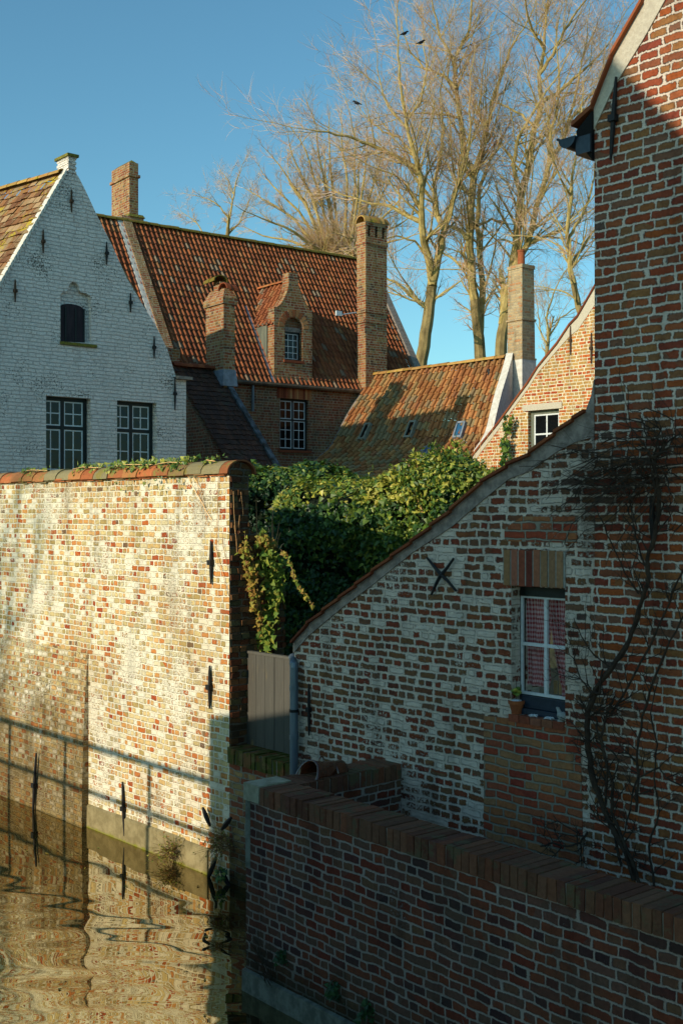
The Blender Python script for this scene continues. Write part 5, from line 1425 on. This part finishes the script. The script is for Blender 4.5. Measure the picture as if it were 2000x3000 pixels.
def tree(label, Y, trunk, limbs, kidL, seed, depth=1.8, dens=1.0, rmin=.012, name='bare_tree', sub=1, ground=.9):
    random.seed(seed); sc = Y/F
    base = pt(trunk[0][0], trunk[0][1], Y)
    root = thing(name, Vector((base.x, base.y, ground)), label, 'tree', 'bare trees behind the houses' if name == 'bare_tree' else None)
    t = MB(); bb = MB(); tb = MB()
    def chain(path, Y0, spawn, dd):
        pts = []; rad = []; yo = 0; dy = jit(dd)
        for i, (x, y, r) in enumerate(path):
            pts.append(pt(x, y, Y0+dy*i/len(path)*2+ (jit(.25) if i else 0))); rad.append(r*sc*.92)
        return pts, rad
    tp, tr = chain(trunk, Y, 0, 0); tr = [q*.86 for q in tr]
    tp = [Vector((tp[0].x-.1, tp[0].y, ground-.2))]+tp; tr = [tr[0]*1.35]+tr
    fine = []; fr_ = []
    for i in range(len(tp)-1):
        for k in range(3): fine.append(tp[i].lerp(tp[i+1], k/3)+rvec()*(tr[i]*.12 if k else 0)); fr_.append(tr[i]+(tr[i+1]-tr[i])*k/3)
    fine.append(tp[-1]); fr_.append(tr[-1])
    t.tube(fine, fr_, 9); t.build('trunk', M['bark'], root)
    alls = [(fine[6:], fr_[6:], kidL*.6)]
    for path in limbs:
        pts, rad = chain(path, Y, 0, depth)
        # start on the trunk plane
        f2 = []; r2 = []
        for i in range(len(pts)-1):
            for k in range(3):
                f2.append(pts[i].lerp(pts[i+1], k/3)+rvec()*(.06 if k else 0)); r2.append(rad[i]+(rad[i+1]-rad[i])*k/3)
        f2.append(pts[-1]); r2.append(rad[-1]); bb.tube(f2, r2, 7, cap=False); alls.append((f2, r2, kidL))
    for (pts, rad, kl) in alls:
        tot = sum((pts[i+1]-pts[i]).length for i in range(len(pts)-1))
        for _ in range(int(tot*1.7*dens)):
            i = random.randrange(max(0, len(pts)//6), len(pts)-1) if len(pts) > 2 else 0
            d0 = (pts[i+1]-pts[i]).normalized(); ax = rvec(); sd = (ax-d0*ax.dot(d0)).normalized()
            nd = (d0*random.uniform(.4,1.0)+sd*random.uniform(.6,1.1)+Z*.25).normalized()
            f_ = 1-.45*i/len(pts)
            grow(bb, tb, pts[i], nd, kl*random.uniform(.55,1.25)*f_, max(min(rad[i]*.42,.075),.018), sub, .10)
        # finish the limb end
        grow(bb, tb, pts[-1], (pts[-1]-pts[-2]).normalized(), kl*.9, rad[-1], sub, .08)
    bb.build('limbs', M['bark_far'], root); tb.build('crown', M['twig'], root)
    return root
def R_(pts, r0, r1):
    n = len(pts); return [(x, y, r0+(r1-r0)*i/(n-1)) for i, (x, y) in enumerate(pts)]
tree('tall bare tree just right of the tall brick chimney, with a long left limb', 62,
     R_([(1230,1090),(1246,976),(1258,890),(1266,832)], 24, 19),
     [R_([(1266,832),(1252,746),(1238,689),(1233,603),(1232,517),(1215,459),(1192,373),(1175,260),(1165,160)], 14, 2.5),
      R_([(1266,832),(1284,746),(1301,677),(1322,600),(1345,520),(1368,450),(1378,370)], 14, 3),
      R_([(1301,677),(1278,620),(1272,540),(1290,450),(1300,380),(1290,300)], 10, 3),
      R_([(1254,905),(1215,872),(1170,835),(1128,812)], 9, 3), R_([(1232,500),(1180,468),(1100,430),(1040,405),(960,385),(900,378)], 9, 1.5),
      R_([(1238,650),(1190,630),(1130,600),(1075,592)], 9, 3), R_([(1236,620),(1200,560),(1170,520),(1120,500)], 6, 2),
      R_([(1248,750),(1215,705),(1160,690),(1110,700)], 4, 2), R_([(1216,459),(1170,400),(1120,385),(1080,350)], 5, 1.5),
      R_([(1192,373),(1150,330),(1120,270),(1105,200)], 5, 1.5), R_([(1192,350),(1230,300),(1250,200),(1240,110)], 5, 1.5)], 4.6, 101)
tree('tall bare tree with twin leaning stems, second from left of the big ones', 66,
     R_([(1412,1090),(1405,1020),(1396,930),(1388,860)], 23, 17),
     [R_([(1390,880),(1381,804),(1375,689),(1381,574),(1387,505),(1358,448),(1347,344),(1335,258),(1330,180),(1350,135),(1375,86),(1381,5),(1390,-60)], 15, 2),
      R_([(1387,505),(1410,440),(1425,395),(1437,320),(1447,270),(1475,195),(1505,125),(1545,60)], 9, 2),
      R_([(1404,1000),(1413,861),(1404,746),(1396,660),(1404,545),(1425,490)], 12, 5), R_([(1335,258),(1300,220),(1240,200),(1200,150),(1180,90)], 6, 1.5),
      R_([(1381,574),(1330,520),(1300,470)], 6, 3), R_([(1375,700),(1340,670),(1310,662)], 9, 4), R_([(1347,344),(1300,335),(1240,330),(1180,330)], 5, 1.5),
      R_([(1396,660),(1440,640),(1480,655)], 5, 2), R_([(1330,172),(1290,110),(1270,30),(1260,-40)], 5, 1.5), R_([(1381,804),(1330,760),(1290,735)], 6, 2.5),
      R_([(1425,395),(1400,330),(1410,250),(1420,170)],5,1.5)], 4.8, 102)
tree('tall bare tree directly behind the pale chimney, forking high into the sky', 64,
     R_([(1462,1090),(1468,1005),(1480,920)], 24, 20),
     [R_([(1480,920),(1492,861),(1513,718),(1525,574),(1548,488),(1565,373),(1588,298),(1578,218),(1594,143),(1599,57),(1611,-40)], 17, 2.5),
      R_([(1470,950),(1500,800),(1542,718),(1571,603),(1605,488),(1651,402),(1674,344),(1720,287),(1770,240)], 13, 2.5),
      R_([(1588,298),(1634,272),(1680,228),(1725,190),(1780,130)], 8, 2), R_([(1525,574),(1502,480),(1518,400),(1548,350)], 8, 4),
      R_([(1605,488),(1612,400),(1630,316)], 6, 4), R_([(1565,373),(1530,335),(1480,310),(1450,300)], 5, 2), R_([(1594,143),(1560,90),(1540,20),(1530,-40)], 5, 2),
      R_([(1578,218),(1620,160),(1650,90),(1690,30),(1740,-30)], 6, 2), R_([(1548,488),(1500,460),(1470,420)], 4, 2), R_([(1542,718),(1600,690),(1660,700),(1720,720)], 4, 1.5),
      R_([(1651,402),(1680,300),(1700,200),(1720,100)],5,1.5), R_([(1513,718),(1470,700),(1430,720)],4,2)], 4.8, 103)
tree('slimmer bare tree close to the tall brick gable edge at right', 58,
     R_([(1712,960),(1693,896),(1680,830)], 13, 11),
     [R_([(1680,830),(1668,775),(1660,689),(1674,574),(1680,488),(1690,430)], 9, 3), R_([(1668,775),(1640,720),(1600,700)], 4, 2),
      R_([(1660,700),(1700,640),(1730,560),(1740,500)], 6, 2), R_([(1674,574),(1640,520),(1620,460)], 4, 2), R_([(1690,880),(1640,850),(1590,840)], 3, 1.5), R_([(1670,780),(1720,700),(1760,650)], 5, 2)], 4.2, 104)
fan = []
random.seed(4)
for i, (x, y) in enumerate(((770,690),(770,640),(785,590),(800,545),(830,500),(860,465),(895,440),(930,425),(965,415),(1000,405),(1040,420),(1075,445),(1110,480),(1140,530),(1165,590),(1180,650),(1175,700),(850,540),(950,480),(1050,490),(1110,570))):
    bx = 1005+(x-975)*.18; mx_ = bx+(x-bx)*.5; my = 735+(y-735)*.62
    fan.append(R_([(bx,790),(bx+(x-bx)*.18,735),(mx_+(-12 if x < 975 else 12),my),(x,y)], 7, 2.4))
tree('low fan-shaped bare tree with many spreading branches behind the large orange roof', 88, R_([(1005,900),(1005,840),(1005,780)], 18, 14), fan, 2.7, 105, 2.5, 1.15)
tree('small pale bare tree peeking above the ridge left of the fan-shaped tree', 98, R_([(664,760),(664,700),(668,668)], 9, 7),
     [R_([(668,668),(676,620),(686,570),(692,530),(700,510)], 4, 1.2), R_([(672,640),(645,605),(615,585),(585,575)], 3, 1), R_([(666,690),(700,655),(722,610),(735,580)], 3, 1), R_([(664,720),(600,690),(575,650),(560,640)], 3, 1), R_([(686,570),(670,530),(660,515)], 2, 1)], 2.6, 106, 1.5, .8)
tree('thin bare tree tops showing right of the pale chimney above the low roof', 80, R_([(1600,1150),(1600,1060),(1605,1000)], 9, 7),
     [R_([(1605,1000),(1600,930),(1620,860),(1650,800)], 4, 1.5), R_([(1602,1010),(1580,960),(1575,900)], 3, 1.5), R_([(1605,990),(1640,930),(1690,900)], 3, 1.5)], 3.4, 107, 1.5, .9)
# crows
for i, (px, py, Y, lab) in enumerate(((1046,302,61,'small black crow at the far left branch tips of the big tree'),(1183,98,61,'black crow perched highest in the left tree crown'),(1232,124,61,'black crow on a branch just right of and below the highest crow'))):
    p = pt(px, py, Y); b = MB(); d = Vector((.8 if i else -.6, .2, .0)).normalized()
    b.tube([p-d*.26-Z*.08, p-d*.14-Z*.03, p-d*.05, p+d*.07+Z*.05, p+d*.14+Z*.12, p+d*.18+Z*.15, p+d*.21+Z*.15, p+d*.27+Z*.135], [.02,.035,.075,.08,.045,.045,.03,.006], 8)
    b.tube([p-Z*.02, p-Z*.12], .008, 4); o = b.build('crow', M['crow'], None, smooth=True); tag(o, lab, 'bird', 'crows in the bare trees')
# ================================================================ setting, light and camera
def sheet(name, pts, z, mat, thick=2.0):
    b = MB(); b.prism([Vector((x,y,z)) for x,y in pts], [Vector((x,y,z-thick)) for x,y in pts]); o = b.build(name, mat); return tag(o, kind='structure')
A0 = LW.P(-300, -.23, 0); A1 = LW.P(300, -.23, 0); nn = Vector((LW.n[0], LW.n[1], 0))
sheet('ground', [(A0.x,A0.y),(A1.x,A1.y),(A1.x-nn.x*900,A1.y-nn.y*900),(A0.x-nn.x*900,A0.y-nn.y*900)], .9, M['ground'])
t0 = RW.P(.1,-.1,0); t1 = PW.P(9,-.2,0); g0_ = GA.P(GA.U(1000),.0-.1,0); g1_ = GA.P(12,-.1,0)
q_ = PW.P(.1,-.2,0)
sheet('terrace', [(q_.x,q_.y),(PW.P(12,-.2,0).x,PW.P(12,-.2,0).y),(g1_.x,g1_.y),(RW.P(RLEN,-.1,0).x,RW.P(RLEN,-.1,0).y)], .72, M['quay'])
# water
T = NT('canal_water'); p = T.pos()
x_, y_, z_ = T.sep(p)
# ripples get longer and calmer further off
wv = T.noise(T.vmath('MULTIPLY', p, (1.0, 2.7, 1.0)), 1.2, 0.0, .4)
w2 = T.noise(p, 8.0, 1.0, .5)
w3 = T.noise(p, .8, 1.0)
amp = T.step(T.math('MULTIPLY', y_, -1.0), -12.2, -9.0)
hh = T.math('ADD', T.math('MULTIPLY', wv, T.math('ADD', .12, T.math('MULTIPLY', amp, .88))), T.math('MULTIPLY', T.math('MULTIPLY', w2, .012), T.math('ADD', .15, amp)))
nrm = T.bump(hh, .018, 1.0)
gl = T.n('ShaderNodeBsdfGlossy'); gl.inputs['Roughness'].default_value = .0; gl.inputs[0].default_value = (.72,.64,.46,1); T.l(nrm, gl.inputs['Normal'])
df = T.n('ShaderNodeBsdfDiffuse'); df.inputs[0].default_value = C('#1e2214'); 
fr_ = T.n('ShaderNodeFresnel'); fr_.inputs[0].default_value = 1.9; T.l(nrm, fr_.inputs['Normal'])
mx = T.n('ShaderNodeMixShader'); T.l(T.math('MULTIPLY', fr_.outputs[0], 0.62, clamp=True), mx.inputs[0]); T.l(df.outputs[0], mx.inputs[1]); T.l(gl.outputs[0], mx.inputs[2]); T.l(mx.outputs[0], T.out.inputs[0])
b = MB(); a = LW.P(-80,-.15,0); c = LW.P(80,-.15,0); b.add([Vector((a.x,a.y,0)),Vector((c.x,c.y,0)),Vector((c.x+nn.x*90,c.y+nn.y*90,0)),Vector((a.x+nn.x*90,a.y+nn.y*90,0))],[(0,1,2,3)])
o = b.build('canal_water', T.m); tag(o, kind='structure')

# sun
sh = Vector((.77, .638, 0)).normalized(); EL = math.atan(.36)
to_sun = Vector((-sh.x*math.cos(EL), -sh.y*math.cos(EL), math.sin(EL)))
ld = bpy.data.lights.new('sun', 'SUN'); ld.energy = 4.15; ld.angle = math.radians(.45); ld.color = (1.0, .87, .66)
lo_ = bpy.data.objects.new('sun', ld); COL.objects.link(lo_); lo_.rotation_euler = to_sun.to_track_quat('Z', 'Y').to_euler(); lo_.location = to_sun*60
w_ = bpy.data.worlds.new('World'); SC.world = w_; w_.use_nodes = True; nt = w_.node_tree; nt.nodes.clear()
sk = nt.nodes.new('ShaderNodeTexSky'); sk.sky_type = 'NISHITA'; sk.sun_disc = False
sk.sun_elevation = EL; sk.sun_rotation = math.atan2(to_sun.x, to_sun.y); sk.air_density = 1.0; sk.dust_density = .6; sk.ozone_density = 2.0; sk.altitude = 0
bg = nt.nodes.new('ShaderNodeBackground'); bg.inputs[1].default_value = .16
wo = nt.nodes.new('ShaderNodeOutputWorld'); mxs = nt.nodes.new('ShaderNodeMix'); mxs.data_type = 'RGBA'; mxs.blend_type = 'MULTIPLY'; mxs.inputs[0].default_value = 1.0; mxs.inputs[7].default_value = (.60, .96, .94, 1); nt.links.new(sk.outputs[0], mxs.inputs[6]); nt.links.new(mxs.outputs[2], bg.inputs[0]); nt.links.new(bg.outputs[0], wo.inputs[0])

# the opposite quay with its railing and the house that shades this side
su = lambda P_: (P_.x*LW.u[0]+P_.y*LW.u[1])
def back(s, z, t, dn=0.0):
    """point on the near side whose shadow lands at wall coordinate s, height z (t metres back along the sun)"""
    base = Vector((s*LW.u[0], s*LW.u[1], 0)); base += -nn*( (8.802*.7433) ) # wall plane distance from the origin
    return base - sh*t + Z*(z + t*math.tan(EL))
tq = 7.0
qa = back(-60, 0, tq-.5); qb = back(-2.0, 0, tq-.5)
qz = 2.02
def qp(s, t): 
    v = back(s, 0, t); return (v.x, v.y)
sheet('quay', [qp(-60, tq-.4), qp(-2.2, tq-.4), qp(-2.2, 60), qp(-60, 60)], qz, plain_mat('pale_quay_stone', C('#a89c86'), C('#968a74'), 3, .95, .01), 3.2)  # unseen quay, its stone made pale to bounce warm light into the shade
rail = thing('railing', back(-12, 0, tq)*Vector((1,1,0)) if False else Vector((back(-12,0,tq).x, back(-12,0,tq).y, qz)), 'thin dark iron railing along the far quay edge', 'railing')
s0, s1 = -20.0, -9.0
def rp(s, zs): 
    v = back(s, zs, tq); return v
b = MB(); b.tube([rp(s0,.93), rp(s1,.89)], .038, 8); b.build('top_rail', M['iron'], rail)
b = MB(); b.tube([rp(s0,.42), rp(s1,.38)], .032, 8); b.build('middle_rail', M['iron'], rail)
for px in (-330, -190, -50, 45, 208, 437, 660):
    k = LW.U(px); v = LW.P(k,0,0); s = su(v); t_ = rp(s, .90); 
    b = MB(); b.tube([Vector((t_.x,t_.y,qz-.02)), Vector((t_.x,t_.y,t_.z))], .032, 8); b.build('post', M['iron'], rail)
sh_house = thing('brick_house', Vector((back(-6,0,9.5).x, back(-6,0,9.5).y, qz)), 'tall gabled brick house on the opposite quay with a lower wing', 'house')
tc = 9.5; ext = -sh*5.0
prof = [(-9.18,-3.0),(-9.18,1.52),(-7.87,1.82),(-7.87,3.5),(-4.9,6.9),(-3.2,4.85),(-.9,4.95),(-.9,-3.0)]
fpt = [back(s, z, tc) for s, z in prof]
for v in (fpt[0], fpt[-1]): v.z = qz-.1
b = MB(); b.prism(fpt, [v+ext for v in fpt]); b.build('wall', M['brick_far'], sh_house)
b = MB()
for i, j in ((3,4),(4,5)):
    p0, p1 = fpt[i], fpt[j]; b.hexa([p0+ext, p1+ext, p1, p0], [p0+ext+Z*.06, p1+ext+Z*.06, p1+Z*.06, p0+Z*.06])
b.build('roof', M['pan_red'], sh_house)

random.seed(77)
s_t = su(LW.P(LW.U(-15), 0, 0))
qt = thing('bare_tree', Vector((back(s_t,0,27).x, back(s_t,0,27).y, qz)), 'bare tree standing on the opposite quay', 'tree')
def qb_(ds, z, t=27): return back(s_t+ds, z, t)
b = MB(); b.tube([Vector((qb_(.1,0).x, qb_(.1,0).y, qz-.1)), qb_(.05,.2), qb_(0,1.2), qb_(.06,2.2), qb_(-.05,3.2)], [.16,.13,.12,.11,.09], 9); b.build('trunk', M['bark'], qt)
b = MB(); c_ = MB()
for (pts_) in (((0,1.3),(.35,2.0),(.5,2.8),(.62,3.6),(.6,4.8)), ((.05,2.2),(-.3,2.9),(-.5,3.7),(-.6,4.8)), ((-.05,3.2),(.0,4.0),(.15,5.0),(.1,6.2)), ((0,1.0),(-.35,1.5),(-.7,2.3),(-.9,3.4)), ((.35,2.0),(.8,2.3),(1.15,2.9),(1.4,3.7)), ((.05,2.6),(.3,3.3),(.9,4.2))):
    pp_l = [qb_(x, z, 27+jit(.8)) for x, z in pts_]; n_l = len(pp_l); b.tube(pp_l, [.055-.04*i/(n_l-1) for i in range(n_l)], 6, cap=False)
    for k in range(9):
        i = random.randrange(0, n_l-1); grow(b, c_, pp_l[i].lerp(pp_l[i+1], random.random()), (Z*.5+rvec()).normalized(), random.uniform(.5,1.1), .016, 2, .1)
b.build('limbs', M['bark_far'], qt); c_.build('crown', M['twig'], qt)
cam = bpy.data.cameras.new('camera'); co = bpy.data.objects.new('camera', cam); COL.objects.link(co)
co.location = (0, 0, H); co.rotation_euler = (math.radians(90), 0, 0)
cam.sensor_fit = 'HORIZONTAL'; cam.sensor_width = 24.0; cam.lens = F/2000*24.0; cam.clip_start = .05; cam.clip_end = 2000
SC.camera = co
SC.view_settings.view_transform = 'Standard'; SC.view_settings.look = 'None'; SC.view_settings.exposure = 0.05; SC.view_settings.gamma = 1.0
SC.render.engine = 'CYCLES'
SC.cycles.max_bounces = 6; SC.cycles.diffuse_bounces = 3; SC.cycles.glossy_bounces = 4; SC.cycles.transmission_bounces = 4
